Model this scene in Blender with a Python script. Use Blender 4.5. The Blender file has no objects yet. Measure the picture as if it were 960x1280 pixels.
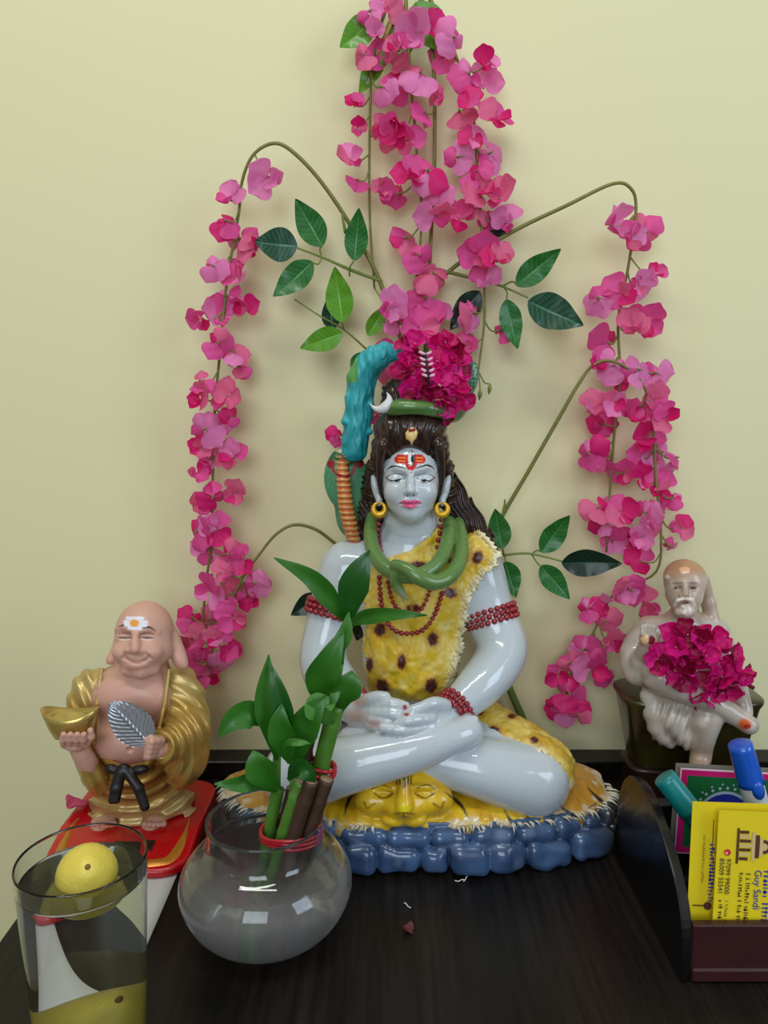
import bpy, math, random
import numpy as np
from mathutils import Vector, Matrix, Quaternion

# ---------------------------------------------------------------- camera, light, exposure
SC = bpy.context.scene
COL = SC.collection
CAM_H, WALL_D, PITCH, F = 0.355, 0.72, math.radians(8.0), 961.0
cam_data = bpy.data.cameras.new('camera')
cam_data.sensor_fit = 'HORIZONTAL'; cam_data.sensor_width = 36.0; cam_data.lens = 36.0*F/960.0
cam_data.clip_start = 0.01
cam = bpy.data.objects.new('camera', cam_data); COL.objects.link(cam)
cam.location = (0, -WALL_D, CAM_H); cam.rotation_euler = (math.pi/2-PITCH, 0, 0)
SC.camera = cam
wld = bpy.data.worlds.new('room_light'); SC.world = wld; wld.use_nodes = True
bg = wld.node_tree.nodes['Background']
bg.inputs[0].default_value = (1.0, 0.95, 0.78, 1); bg.inputs[1].default_value = 0.25
def area_light(name, loc, target, sx, sy, power, colr):
    l = bpy.data.lights.new(name, 'AREA'); l.shape = 'RECTANGLE'; l.size = sx; l.size_y = sy
    l.energy = power; l.color = colr
    o = bpy.data.objects.new(name, l); COL.objects.link(o); o.location = loc
    o.rotation_euler = (Vector(target)-Vector(loc)).to_track_quat('-Z', 'Y').to_euler()
    return o
area_light('window_daylight', (1.35, -1.15, 0.80), (0, -0.1, 0.25), 0.7, 0.9, 8.5, (0.78, 0.95, 1.15))
area_light('ceiling_tube_lamp', (-0.25, -0.75, 1.75), (-0.15, 0.0, 0.6), 1.2, 0.12, 11, (0.95, 1.0, 0.95))
area_light('front_fill', (-0.3, -2.6, 1.05), (0, -0.1, 0.35), 1.3, 1.3, 25, (0.86, 0.97, 1.1))  # unseen soft fill added behind the camera to brighten the front faces
SC.view_settings.view_transform = 'Standard'; SC.view_settings.look = 'None'
SC.view_settings.gamma = 1.0; SC.view_settings.use_curve_mapping = False
SC.view_settings.exposure = -0.03
# ---------------------------------------------------------------- helpers: points
RNG = random.Random(7)
CP, SP = math.cos(PITCH), math.sin(PITCH)
def P(px, py, d):
    """world point seen at photo pixel (px,py), d metres in front of the camera along the floor"""
    rx, ry = (px-480)/F, (640-py)/F
    t = d/(CP+ry*SP)
    return np.array([t*rx, -WALL_D+d, CAM_H+t*(ry*CP-SP)])
def S(px, py, d): return d/(CP+(640-py)/F*SP)/F        # metres per pixel there
def proj(x, y, z):
    yy = y+WALL_D; zz = z-CAM_H
    t = yy*CP-zz*SP
    return 480+F*x/t, 640-F*(yy*SP+zz*CP)/t
def dz(py, z):
    """distance at which pixel row py meets the height z"""
    return (CAM_H-z)/math.tan(PITCH+math.atan((py-640)/F))
def lin(r, g, b):
    f = lambda c: c/12.92 if c <= 0.04045 else ((c+0.055)/1.055)**2.4
    return (f(r/255), f(g/255), f(b/255))
# ---------------------------------------------------------------- helpers: materials
MATS = {}
def mat(name, col=(0.8, 0.8, 0.8), rough=0.5, metal=0.0, coat=0.0, trans=0.0, ior=1.45, sss=0.0, vcol=False,
        noise=None, bump=None, alpha=1.0, spec=0.5, sssr=(0.004, 0.003, 0.002), transl=0.0, crough=0.05):
    """noise=(scale, amount, colour2) mixes a second pigment; bump=(scale, strength)"""
    if name in MATS: return MATS[name]
    m = bpy.data.materials.new(name); m.use_nodes = True; nt = m.node_tree; b = nt.nodes['Principled BSDF']
    I = b.inputs
    I['Base Color'].default_value = (*col, 1); I['Roughness'].default_value = rough; I['Metallic'].default_value = metal
    I['Coat Weight'].default_value = coat; I['Coat Roughness'].default_value = crough
    I['Transmission Weight'].default_value = trans; I['IOR'].default_value = ior
    I['Subsurface Weight'].default_value = sss; I['Subsurface Radius'].default_value = sssr; I['Subsurface Scale'].default_value = 1.0
    I['Alpha'].default_value = alpha; I['Specular IOR Level'].default_value = spec
    src = None
    tc = nt.nodes.new('ShaderNodeTexCoord')
    if vcol:
        a = nt.nodes.new('ShaderNodeAttribute'); a.attribute_name = 'Col'; src = a.outputs['Color']
    if noise:
        n = nt.nodes.new('ShaderNodeTexNoise'); n.inputs['Scale'].default_value = noise[0]; n.inputs['Detail'].default_value = 4
        nt.links.new(tc.outputs['Object'], n.inputs['Vector'])
        mx = nt.nodes.new('ShaderNodeMix'); mx.data_type = 'RGBA'
        mr = nt.nodes.new('ShaderNodeMapRange'); mr.inputs[1].default_value = 0.35; mr.inputs[2].default_value = 0.7
        mr.inputs[4].default_value = noise[1]
        nt.links.new(n.outputs[0], mr.inputs[0]); nt.links.new(mr.outputs[0], mx.inputs[0])
        if src: nt.links.new(src, mx.inputs[6])
        else: mx.inputs[6].default_value = (*col, 1)
        mx.inputs[7].default_value = (*noise[2], 1); src = mx.outputs[2]
    if src: nt.links.new(src, I['Base Color'])
    if bump:
        n2 = nt.nodes.new('ShaderNodeTexNoise'); n2.inputs['Scale'].default_value = bump[0]; n2.inputs['Detail'].default_value = 3
        nt.links.new(tc.outputs['Object'], n2.inputs['Vector'])
        bp = nt.nodes.new('ShaderNodeBump'); bp.inputs['Strength'].default_value = bump[1]; bp.inputs['Distance'].default_value = 0.001
        nt.links.new(n2.outputs[0], bp.inputs['Height']); nt.links.new(bp.outputs[0], I['Normal'])
    if transl:
        tr = nt.nodes.new('ShaderNodeBsdfTranslucent'); tr.inputs[0].default_value = (*col, 1)
        if src: nt.links.new(src, tr.inputs[0])
        ms = nt.nodes.new('ShaderNodeMixShader'); ms.inputs[0].default_value = transl
        nt.links.new(b.outputs[0], ms.inputs[1]); nt.links.new(tr.outputs[0], ms.inputs[2])
        nt.links.new(ms.outputs[0], nt.nodes['Material Output'].inputs[0])
    MATS[name] = m
    return m
# ---------------------------------------------------------------- helpers: objects
def make_mesh(name, v, faces, m=None, smooth=True, cols=None):
    v = np.asarray(v, np.float32); me = bpy.data.meshes.new(name)
    if isinstance(faces, np.ndarray):
        n, k = faces.shape
        me.vertices.add(len(v)); me.vertices.foreach_set('co', v.ravel())
        me.loops.add(n*k); me.loops.foreach_set('vertex_index', faces.astype(np.int32).ravel())
        me.polygons.add(n); me.polygons.foreach_set('loop_start', np.arange(0, n*k, k, dtype=np.int32))
        me.update(calc_edges=True)
    else:
        me.from_pydata(v.tolist(), [], faces)
    me.polygons.foreach_set('use_smooth', np.full(len(me.polygons), smooth))
    if cols is not None:
        a = me.color_attributes.new('Col', 'FLOAT_COLOR', 'POINT')
        c = np.ones((len(v), 4), np.float32); c[:, :3] = cols; a.data.foreach_set('color', c.ravel())
    if m: me.materials.append(m)
    me.update()
    return me
def thing(name, label, cat, loc=(0, 0, 0), group=None):
    o = bpy.data.objects.new(name, None); COL.objects.link(o); o.location = Vector(loc)
    o.empty_display_size = 0.02
    o['label'] = label; o['category'] = cat
    if group: o['group'] = group
    return o
def obj(name, me, parent=None, loc=None, rot=None, label=None, cat=None, group=None, kind=None, scale=None):
    o = bpy.data.objects.new(name, me); COL.objects.link(o)
    if parent: o.parent = parent
    if loc is not None: o.location = Vector(loc)
    if rot is not None:
        if isinstance(rot, Quaternion): o.rotation_mode = 'QUATERNION'; o.rotation_quaternion = rot
        else: o.rotation_euler = rot
    if scale is not None: o.scale = scale if hasattr(scale, '__len__') else (scale,)*3
    for k, x in (('label', label), ('category', cat), ('group', group), ('kind', kind)):
        if x: o[k] = x
    return o
def wloc(o):
    l = Vector(o.location)
    while o.parent: o = o.parent; l += Vector(o.location)
    return l
def part(name, vf, m, parent, label=None, kind=None, smooth=True, cols=None):
    """a mesh given in world coordinates, hung under its thing"""
    v, f = vf
    base = np.array(wloc(parent)) if parent else np.zeros(3)
    v = np.asarray(v, float).reshape(-1, 3)
    return obj(name, make_mesh(name, v-base, f, m, smooth, cols), parent, label=label, kind=kind)
def solo(name, vf, m, label, cat, group=None, kind=None, smooth=True, cols=None):
    """a thing that is one mesh; origin at its lowest middle"""
    v, f = vf; v = np.asarray(v, float).reshape(-1, 3)
    base = np.array([v[:, 0].mean(), v[:, 1].mean(), v[:, 2].min()])
    return obj(name, make_mesh(name, v-base, f, m, smooth, cols), None, loc=base, label=label, cat=cat, group=group, kind=kind)
# ---------------------------------------------------------------- helpers: plain geometry (vertices, faces)
def join(*vfs):
    V, Fc, n = [], [], 0
    for v, f in vfs:
        v = np.asarray(v, float).reshape(-1, 3); V.append(v); Fc += [tuple(int(i)+n for i in q) for q in f]; n += len(v)
    return np.vstack(V), Fc
def box(c, s, rot=None, bev=0.0):
    """box, edges cut by bev"""
    s = np.array(s)/2.0
    if bev <= 0:
        v = np.array([[x, y, z] for x in (-1, 1) for y in (-1, 1) for z in (-1, 1)])*s
        f = [(0, 1, 3, 2), (4, 6, 7, 5), (0, 4, 5, 1), (2, 3, 7, 6), (0, 2, 6, 4), (1, 5, 7, 3)]
    else:
        b = min(bev, s.min()*0.98); v = []; idx = {}
        for x in (-1, 1):
            for y in (-1, 1):
                for z in (-1, 1):
                    for a in range(3):
                        q = np.array([x, y, z])*(s-b); q[a] = np.array([x, y, z])[a]*s[a]
                        idx[(x, y, z, a)] = len(v); v.append(q)
        v = np.array(v); f = []
        for a in range(3):
            b1, b2 = (a+1) % 3, (a+2) % 3
            for sg in (-1, 1):
                q = []
                for u, w in ((-1, -1), (1, -1), (1, 1), (-1, 1)):
                    k = [0, 0, 0]; k[a] = sg; k[b1] = u; k[b2] = w; q.append(idx[(*k, a)])
                f.append(tuple(q if sg > 0 else q[::-1]))
        for a in range(3):
            b1, b2 = (a+1) % 3, (a+2) % 3
            for u in (-1, 1):
                for w in (-1, 1):
                    q = []
                    for sg, ax in ((-1, b1), (1, b1), (1, b2), (-1, b2)):
                        k = [0, 0, 0]; k[a] = sg; k[b1] = u; k[b2] = w; q.append(idx[(*k, ax)])
                    f.append(tuple(q if u*w < 0 else q[::-1]))
        for x in (-1, 1):
            for y in (-1, 1):
                for z in (-1, 1):
                    q = [idx[(x, y, z, a)] for a in range(3)]
                    f.append(tuple(q if x*y*z > 0 else q[::-1]))
    if rot is not None: v = v @ np.array(rot).T
    return v+np.array(c), f
def smooth_path(pts, n=6):
    """Catmull-Rom through rows of any width"""
    p = np.asarray(pts, float); q = np.vstack([2*p[0]-p[1], p, 2*p[-1]-p[-2]]); out = []
    for i in range(len(p)-1):
        a, b, c, d = q[i:i+4]
        for t in np.linspace(0, 1, n, endpoint=False):
            out.append(0.5*(2*b+(c-a)*t+(2*a-5*b+4*c-d)*t*t+(3*b-3*c+d-a)*t**3))
    return np.vstack([out, p[-1]])
def frames(p):
    t = np.gradient(p, axis=0); t /= np.linalg.norm(t, axis=1)[:, None]+1e-12
    u = np.cross(t[0], [0.3, 0.9, 0.2]); u /= np.linalg.norm(u)+1e-12; U = []
    for k in t:
        u = u-k*np.dot(u, k); u /= np.linalg.norm(u)+1e-12; U.append(u)
    U = np.array(U); return t, U, np.cross(t, U)
def tube(p, r, seg=8, caps=True):
    p = np.asarray(p, float); r = np.broadcast_to(r, (len(p),)).astype(float)
    t, u, w = frames(p); a = np.linspace(0, 2*math.pi, seg, endpoint=False)
    v = p[:, None, :]+r[:, None, None]*(np.cos(a)[None, :, None]*u[:, None, :]+np.sin(a)[None, :, None]*w[:, None, :])
    v = v.reshape(-1, 3); f = []
    for i in range(len(p)-1):
        for j in range(seg):
            k = (j+1) % seg; f.append((i*seg+j, i*seg+k, (i+1)*seg+k, (i+1)*seg+j))
    if caps: f += [tuple(range(seg))[::-1], tuple(range((len(p)-1)*seg, len(p)*seg))]
    return v, f
def ptube(pts, n=5, seg=8):
    """tube through photo points (px,py,d,radius in px)"""
    q = smooth_path(pts, n); p = np.array([P(*k[:3]) for k in q]); r = np.array([k[3]*S(*k[:3]) for k in q])
    return tube(p, np.maximum(r, 1e-5), seg)
def lathe(prof, seg=64, c=(0, 0, 0), closed=False):
    prof = np.asarray(prof, float); n = len(prof); a = np.linspace(0, 2*math.pi, seg, endpoint=False)
    v = np.stack([prof[:, None, 0]*np.cos(a), prof[:, None, 0]*np.sin(a), np.repeat(prof[:, 1:2], seg, 1)], -1).reshape(-1, 3)+np.array(c)
    f = []
    for i in range(n if closed else n-1):
        for j in range(seg):
            k = (j+1) % seg; i2 = (i+1) % n; f.append((i*seg+j, i*seg+k, i2*seg+k, i2*seg+j))
    return v, f
def sphere(c, r, seg=12, rings=8, sq=(1, 1, 1), rot=None):
    v = [(0, 0, -1)]
    for i in range(1, rings):
        t = -math.pi/2+math.pi*i/rings
        for j in range(seg):
            a = 2*math.pi*j/seg; v.append((math.cos(t)*math.cos(a), math.cos(t)*math.sin(a), math.sin(t)))
    v.append((0, 0, 1)); v = np.array(v)*r*np.array(sq); f = []
    if rot is not None: v = v @ np.array(rot).T
    for j in range(seg):
        k = (j+1) % seg; f.append((0, 1+k, 1+j)); b = 1+(rings-2)*seg; f.append((len(v)-1, b+j, b+k))
        for i in range(rings-2):
            b = 1+i*seg; f.append((b+j, b+k, b+seg+k, b+seg+j))
    return v+np.array(c), f
def beads(pts, r, gap=1.0, seg=8, rings=6):
    """a string of beads along a path of world points"""
    p = np.asarray(pts, float); L = np.concatenate([[0], np.cumsum(np.linalg.norm(np.diff(p, axis=0), axis=1))])
    n = max(2, int(L[-1]/(2*r*gap))); out = []
    for s in np.linspace(0, L[-1], n):
        c = np.array([np.interp(s, L, p[:, k]) for k in range(3)]); out.append(sphere(c, r*RNG.uniform(0.92, 1.08), seg, rings))
    return join(*out)
def basis(zax, xax):
    """quaternion whose Z follows zax and X leans to xax"""
    z = Vector(zax).normalized(); x = Vector(xax); x = x-z*x.dot(z)
    if x.length < 1e-6: x = Vector((1, 0, 0))-z*z.x
    x.normalize(); y = z.cross(x)
    return Matrix((x, y, z)).transposed().to_quaternion()
# ---------------------------------------------------------------- helpers: sculpting by signed distance
class Sculpt:
    def __init__(s, lo, hi, h):
        s.lo = np.array(lo, float); s.h = h; s.n = np.ceil((np.array(hi)-s.lo)/h).astype(int)+1
        s.ax = [(s.lo[i]+h*np.arange(s.n[i])).astype(np.float32) for i in range(3)]
        s.D = np.full(s.n, 0.05, np.float32)
    @classmethod
    def px(cls, x0, y0, x1, y1, d0, d1, h):
        c = np.array([P(x, y, d) for x in (x0, x1) for y in (y0, y1) for d in (d0, d1)])
        return cls(c.min(0), c.max(0), h)
    def box(s, lo, hi):
        a = np.clip(((np.array(lo)-s.lo)/s.h).astype(int)-1, 0, s.n); b = np.clip(((np.array(hi)-s.lo)/s.h).astype(int)+3, 0, s.n)
        sl = tuple(slice(int(a[i]), int(b[i])) for i in range(3))
        return sl, s.ax[0][sl[0]][:, None, None], s.ax[1][sl[1]][None, :, None], s.ax[2][sl[2]][None, None, :]
    def put(s, f, lo, hi, k=0.004, op='u', disp=None):
        pad = max(k, 2.5*s.h)+0.002
        sl, x, y, z = s.box(np.array(lo)-pad, np.array(hi)+pad)
        A = s.D[sl]
        if A.size == 0: return
        d = np.broadcast_to(f(x, y, z), A.shape).astype(np.float32)
        if disp is not None: d = d+disp(x, y, z)
        if op == 'u':
            h = np.maximum(k-np.abs(A-d), 0)/k if k > 0 else 0
            s.D[sl] = np.minimum(A, d)-h*h*k*0.25
        elif op == 's':
            h = np.maximum(k-np.abs(A+d), 0)/k if k > 0 else 0
            s.D[sl] = np.maximum(A, -d)+h*h*k*0.25
    # primitives in world units
    def cone(s, a, b, ra, rb, k=0.004, op='u', disp=None):
        a = np.array(a, float); b = np.array(b, float); ab = b-a; L = max(float(ab @ ab), 1e-12); r = max(ra, rb)
        def f(x, y, z):
            t = np.clip(((x-a[0])*ab[0]+(y-a[1])*ab[1]+(z-a[2])*ab[2])/L, 0, 1)
            return np.sqrt((x-a[0]-t*ab[0])**2+(y-a[1]-t*ab[1])**2+(z-a[2]-t*ab[2])**2)-(ra+t*(rb-ra))
        s.put(f, np.minimum(a, b)-r, np.maximum(a, b)+r, k, op, disp)
    def ell(s, c, r, k=0.004, op='u', R=None, disp=None):
        c = np.array(c, float); r = np.array(r, float); M = np.eye(3) if R is None else np.array(R)
        ext = np.sqrt(((M*r)**2).sum(1))
        def f(x, y, z):
            q = [(M[0, i]*(x-c[0])+M[1, i]*(y-c[1])+M[2, i]*(z-c[2])) for i in range(3)]
            k0 = np.sqrt((q[0]/r[0])**2+(q[1]/r[1])**2+(q[2]/r[2])**2)
            k1 = np.sqrt((q[0]/r[0]**2)**2+(q[1]/r[1]**2)**2+(q[2]/r[2]**2)**2)+1e-9
            return k0*(k0-1)/k1
        s.put(f, c-ext, c+ext, k, op, disp)
    # the same in photo units: (px,py,d,radius px)
    def pc(s, a, b, k=4, op='u', disp=None):
        sa, sb = S(*a[:3]), S(*b[:3]); s.cone(P(*a[:3]), P(*b[:3]), a[3]*sa, b[3]*sb, k*sa, op, disp)
    def path(s, pts, k=4, op='u', disp=None, n=0):
        q = smooth_path(pts, n) if n else pts
        for a, b in zip(q[:-1], q[1:]): s.pc(a, b, k, op, disp)
    def pe(s, px, py, d, rx, ry, rz, k=4, op='u', rot=0.0, disp=None, tilt=0.0, yaw=0.0):
        """ellipsoid, radii in px: rx across, ry in depth, rz up; rot in the picture plane"""
        sc = S(px, py, d); R = Matrix.Rotation(yaw, 3, 'Z') @ Matrix.Rotation(rot, 3, 'Y') @ Matrix.Rotation(tilt, 3, 'X')
        s.ell(P(px, py, d), (rx*sc, ry*sc, rz*sc), k*sc, op, np.array(R), disp)
    def hit(s, px, py, d0=None, d1=None):
        """distance at which the line of sight through a pixel meets the surface"""
        ds = np.arange(d0 or s.lo[1]+WALL_D, d1 or s.ax[1][-1]+WALL_D, s.h*0.5)
        p = np.array([P(px, py, d) for d in ds]); i = np.clip(np.round((p-s.lo)/s.h).astype(int), 0, s.n-1)
        w = np.where(s.D[i[:, 0], i[:, 1], i[:, 2]] < 0)[0]
        return float(ds[w[0]]) if len(w) else None
    def mesh(s):
        D = s.D; I = D < 0; n = np.array(D.shape)
        c = np.zeros(n-1, np.int8)
        for i in (0, 1):
            for j in (0, 1):
                for k in (0, 1): c += I[i:n[0]-1+i, j:n[1]-1+j, k:n[2]-1+k]
        act = np.argwhere((c > 0) & (c < 8)); idx = np.full(n-1, -1, np.int32); idx[tuple(act.T)] = np.arange(len(act))
        acc = np.zeros((len(act), 3)); cnt = np.zeros(len(act))
        cor = [(i, j, k) for i in (0, 1) for j in (0, 1) for k in (0, 1)]
        val = {q: D[act[:, 0]+q[0], act[:, 1]+q[1], act[:, 2]+q[2]] for q in cor}
        for q in cor:
            for a in range(3):
                if q[a]: continue
                e = list(q); e[a] = 1; A, B = val[q], val[tuple(e)]
                m = (A < 0) != (B < 0); t = np.where(m, A/(A-B+1e-20), 0)
                for b in range(3): acc[:, b] += np.where(m, (t if b == a else q[b]), 0)
                cnt += m
        v = s.lo+s.h*(act+acc/cnt[:, None]); quads = []
        for a in range(3):
            b, g = (a+1) % 3, (a+2) % 3
            A = np.take(I, range(n[a]-1), a); B = np.take(I, range(1, n[a]), a)
            e = np.argwhere(A != B); e = e[(e[:, b] > 0) & (e[:, g] > 0) & (e[:, b] < n[b]-1) & (e[:, g] < n[g]-1)]
            ins = A[tuple(e.T)]; q = []
            for ob, og in ((-1, -1), (0, -1), (0, 0), (-1, 0)):
                w = e.copy(); w[:, b] += ob; w[:, g] += og; q.append(idx[tuple(w.T)])
            q = np.stack(q, 1); q[~ins] = q[~ins][:, ::-1]; quads.append(q)
        return v, np.vstack(quads)
def njoin(*vfs):
    V, Fc, n = [], [], 0
    for v, f in vfs: V.append(v); Fc.append(np.asarray(f)+n); n += len(v)
    return np.vstack(V), np.vstack(Fc)
class Paint:
    """pigments laid on a sculpted surface, addressed by where they sit on it"""
    def __init__(s, v, base):
        s.x, s.y = proj(v[:, 0], v[:, 1], v[:, 2]); s.v = v; s.c = np.tile(np.array(base, float), (len(v), 1))
    def mix(s, w, col):
        w = np.clip(w, 0, 1)[:, None]; s.c = s.c*(1-w)+np.array(col)*w
    def seg(s, pts, width, col, soft=0.6):
        pts = smooth_path(pts, 5) if len(pts) > 2 else np.array(pts, float); best = np.full(len(s.x), 1e9)
        W = np.broadcast_to(width, (len(pts),)) if not hasattr(width, '__len__') else np.interp(np.linspace(0, 1, len(pts)), np.linspace(0, 1, len(width)), width)
        for i in range(len(pts)-1):
            a, b = pts[i], pts[i+1]; L = max(((b-a)**2).sum(), 1e-9)
            t = np.clip(((s.x-a[0])*(b[0]-a[0])+(s.y-a[1])*(b[1]-a[1]))/L, 0, 1)
            best = np.minimum(best, np.hypot(s.x-a[0]-t*(b[0]-a[0]), s.y-a[1]-t*(b[1]-a[1]))-(W[i]+t*(W[i+1]-W[i]))/2)
        s.mix(0.5-best/soft, col)
    def spot(s, px, py, rx, ry, col, rot=0.0, soft=0.25, rag=0.0):
        a, b = s.x-px, s.y-py; cr, sr = math.cos(rot), math.sin(rot); u, w = (a*cr+b*sr)/rx, (-a*sr+b*cr)/ry
        r = np.hypot(u, w)
        if rag: th = np.arctan2(w, u); r = r+rag*np.sin(5*th+px)+rag*np.sin(9*th+py)
        s.mix((1-r)/soft+0.5, col)
LAT = np.random.default_rng(5).random((32, 32, 32)).astype(np.float32)*2-1
def vnoise(x, y, z):
    """smooth lattice noise, -1..1"""
    c = []
    for q in np.broadcast_arrays(x, y, z):
        i = np.floor(q).astype(np.int32); f = (q-i).astype(np.float32); c.append((i & 31, (i+1) & 31, f*f*(3-2*f)))
    (a0, a1, fa), (b0, b1, fb), (c0, c1, fc) = c
    l = lambda p, q, t: p+(q-p)*t
    return l(l(l(LAT[a0, b0, c0], LAT[a1, b0, c0], fa), l(LAT[a0, b1, c0], LAT[a1, b1, c0], fa), fb),
             l(l(LAT[a0, b0, c1], LAT[a1, b0, c1], fa), l(LAT[a0, b1, c1], LAT[a1, b1, c1], fa), fb), fc)
def wob(f, a, ph=0.0):
    """roughness for sculpted surfaces: f bumps per metre, a metres deep"""
    return lambda x, y, z: a*vnoise(x*f+ph, y*f+ph*2, z*f)
def pnoise(p, f, ph=0.0): return vnoise(p.v[:, 0]*f+ph, p.v[:, 1]*f, p.v[:, 2]*f)
# ---------------------------------------------------------------- the setting: wall, floor, desk
def plaster():
    m = mat('wall_paint', lin(222, 216, 172), 0.62, noise=(1.8, 0.25, lin(218, 212, 168)), bump=(160, 0.06))
    return m
obj('wall_back', make_mesh('wall_back', *box((0, 0.05, 0.45), (3.2, 0.10, 2.4)), plaster(), False), kind='structure',
    label='plain pale yellow painted wall behind the desk')
obj('floor', make_mesh('floor', *box((0, -1.0, -0.77), (3.2, 2.2, 0.04)), mat('floor_tile', lin(150, 140, 125), 0.4, noise=(6, 0.4, lin(130, 120, 105))), False),
    kind='structure', label='beige tiled floor below the desk')
def wood():
    m = bpy.data.materials.new('desk_wood'); m.use_nodes = True; nt = m.node_tree; b = nt.nodes['Principled BSDF']
    tc = nt.nodes.new('ShaderNodeTexCoord'); mp = nt.nodes.new('ShaderNodeMapping'); mp.inputs['Scale'].default_value = (110, 5, 110)
    n = nt.nodes.new('ShaderNodeTexNoise'); n.inputs['Scale'].default_value = 1.6; n.inputs['Detail'].default_value = 6; n.inputs['Roughness'].default_value = 0.62
    mp2 = nt.nodes.new('ShaderNodeMapping'); mp2.inputs['Scale'].default_value = (16, 0.9, 16)
    n2 = nt.nodes.new('ShaderNodeTexNoise'); n2.inputs['Scale'].default_value = 1.2; n2.inputs['Detail'].default_value = 2
    ad = nt.nodes.new('ShaderNodeMath'); ad.operation = 'MULTIPLY'
    cr = nt.nodes.new('ShaderNodeValToRGB'); e = cr.color_ramp.elements
    e[0].position = 0.16; e[0].color = (*lin(9, 7, 6), 1); e[1].position = 0.42; e[1].color = (*lin(37, 31, 27), 1)
    for a, c in ((mp, n), (mp2, n2)):
        nt.links.new(tc.outputs['Object'], a.inputs[0]); nt.links.new(a.outputs[0], c.inputs['Vector'])
    nt.links.new(n.outputs[0], ad.inputs[0]); nt.links.new(n2.outputs[0], ad.inputs[1])
    nt.links.new(ad.outputs[0], cr.inputs[0]); nt.links.new(cr.outputs[0], b.inputs['Base Color'])
    bp = nt.nodes.new('ShaderNodeBump'); bp.inputs['Strength'].default_value = 0.12; bp.inputs['Distance'].default_value = 0.0006
    nt.links.new(n.outputs[0], bp.inputs['Height']); nt.links.new(bp.outputs[0], b.inputs['Normal'])
    b.inputs['Roughness'].default_value = 0.36; b.inputs['Specular IOR Level'].default_value = 0.25
    return m
WOOD = wood()
DX0, DX1, DY0, UP_D, UP_H = -0.257, 0.85, -0.60, 0.692, 0.017
desk = thing('desk', 'dark brown wood-grain desk standing against the wall', 'desk', ((DX0+DX1)/2, -0.3, -0.75))
part('desk_top', box(((DX0+DX1)/2, (DY0-0.002)/2, -0.0125), (DX1-DX0, -DY0-0.002, 0.025), bev=0.0015), WOOD, desk, smooth=False)
for x in (DX0+0.012, DX1-0.012):
    part('side_panel', box((x, -0.3, -0.3875), (0.022, 0.56, 0.725)), WOOD, desk, smooth=False)
obj('trim_1', make_mesh('trim_1', *box(((DX0+DX1)/2, (UP_D-WALL_D-0.0005)/2, UP_H/2+.0004), (DX1-DX0, WALL_D-UP_D-0.001, UP_H), bev=0.001), WOOD, False), kind='structure',
    label='low dark wood rail along the wall behind the desk top')
# ---------------------------------------------------------------- white sheet under the monk figure and the tumbler
def sheet(x0, x1, y0, y1, z, n=14):
    v, f = [], []
    for i in range(n+1):
        for j in range(5):
            y = y0+(y1-y0)*i/n; x = x0+(x1-x0)*j/4
            v.append((x+0.0006*math.sin(9*y*30), y, z+0.0005+0.0003*math.sin(40*y+3*j)))
    k = len(v); v += [(a, b, z) for a, b, c in v]
    for i in range(n):
        for j in range(4):
            a = i*5+j; f += [(a, a+1, a+6, a+5), (k+a, k+a+5, k+a+6, k+a+1)]
    ring = [j for j in range(5)]+[i*5+4 for i in range(1, n+1)]+[n*5+j for j in (3, 2, 1, 0)]+[i*5 for i in range(n-1, 0, -1)]
    for a, b in zip(ring, ring[1:]+ring[:1]): f.append((b, a, k+a, k+b))
    return v, f
solo('paper_strip', sheet(-0.192, -0.1575, -0.40, -0.10, 0.0002), mat('paper', lin(205, 203, 205), 0.7, bump=(90, 0.1)),
     'narrow white paper strip lying under the red stand and the water tumbler', 'paper')
# ---------------------------------------------------------------- large seated deity statue
ST = thing('deity_statue', 'large white marble-look meditating deity statue with snakes, leopard cloth and blue rock base', 'statue', P(515, 1040, 0.61)*[1, 1, 0])
MARBLE = mat('marble_glaze', lin(212, 216, 217), 0.16, coat=0.6, vcol=True, sss=0.12, crough=0.04)
GLAZE = mat('painted_glaze', (0.5, 0.5, 0.5), 0.3, coat=0.4, vcol=True)
SATIN = mat('painted_satin', (0.5, 0.5, 0.5), 0.42, coat=0.15, vcol=True)
WHITE = lin(190, 198, 203)
# --- body
B = Sculpt.px(318, 640, 728, 1030, 0.512, 0.69, 0.00095)
B.pe(515, 738, 0.638, 80, 60, 72, 6)
B.pe(514, 815, 0.634, 62, 55, 70, 14)
B.pe(515, 895, 0.635, 92, 58, 42, 16)
B.path([(440, 708, 0.645, 33), (592, 708, 0.645, 33)], 16)
B.path([(513, 715, 0.642, 46), (513, 668, 0.636, 38)], 18)
B.path([(434, 712, 0.642, 34), (416, 765, 0.636, 27), (404, 825, 0.622, 27), (421, 858, 0.602, 26), (446, 888, 0.580, 18)], 8, n=5)
B.path([(594, 712, 0.642, 33), (610, 765, 0.636, 29), (628, 812, 0.622, 28), (603, 853, 0.598, 26), (563, 890, 0.578, 17)], 8, n=5)
B.path([(465, 912, 0.63, 46), (372, 968, 0.578, 43)], 10)                                   # thighs
B.path([(565, 910, 0.63, 44), (667, 974, 0.580, 43)], 10)
B.path([(667, 976, 0.578, 43), (590, 958, 0.573, 33), (520, 945, 0.578, 24)], 8, n=5)            # shin underneath
B.path([(372, 970, 0.573, 42), (440, 955, 0.556, 33), (512, 938, 0.553, 27), (562, 922, 0.558, 20), (586, 914, 0.564, 18)], 6, n=5)  # shin on top
B.pe(586, 912, 0.566, 13, 16, 20, 6, rot=-0.2)
# folded foot of the other leg, seen behind the vase side
B.path([(440, 925, 0.575, 18), (478, 921, 0.566, 15)], 5)
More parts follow.
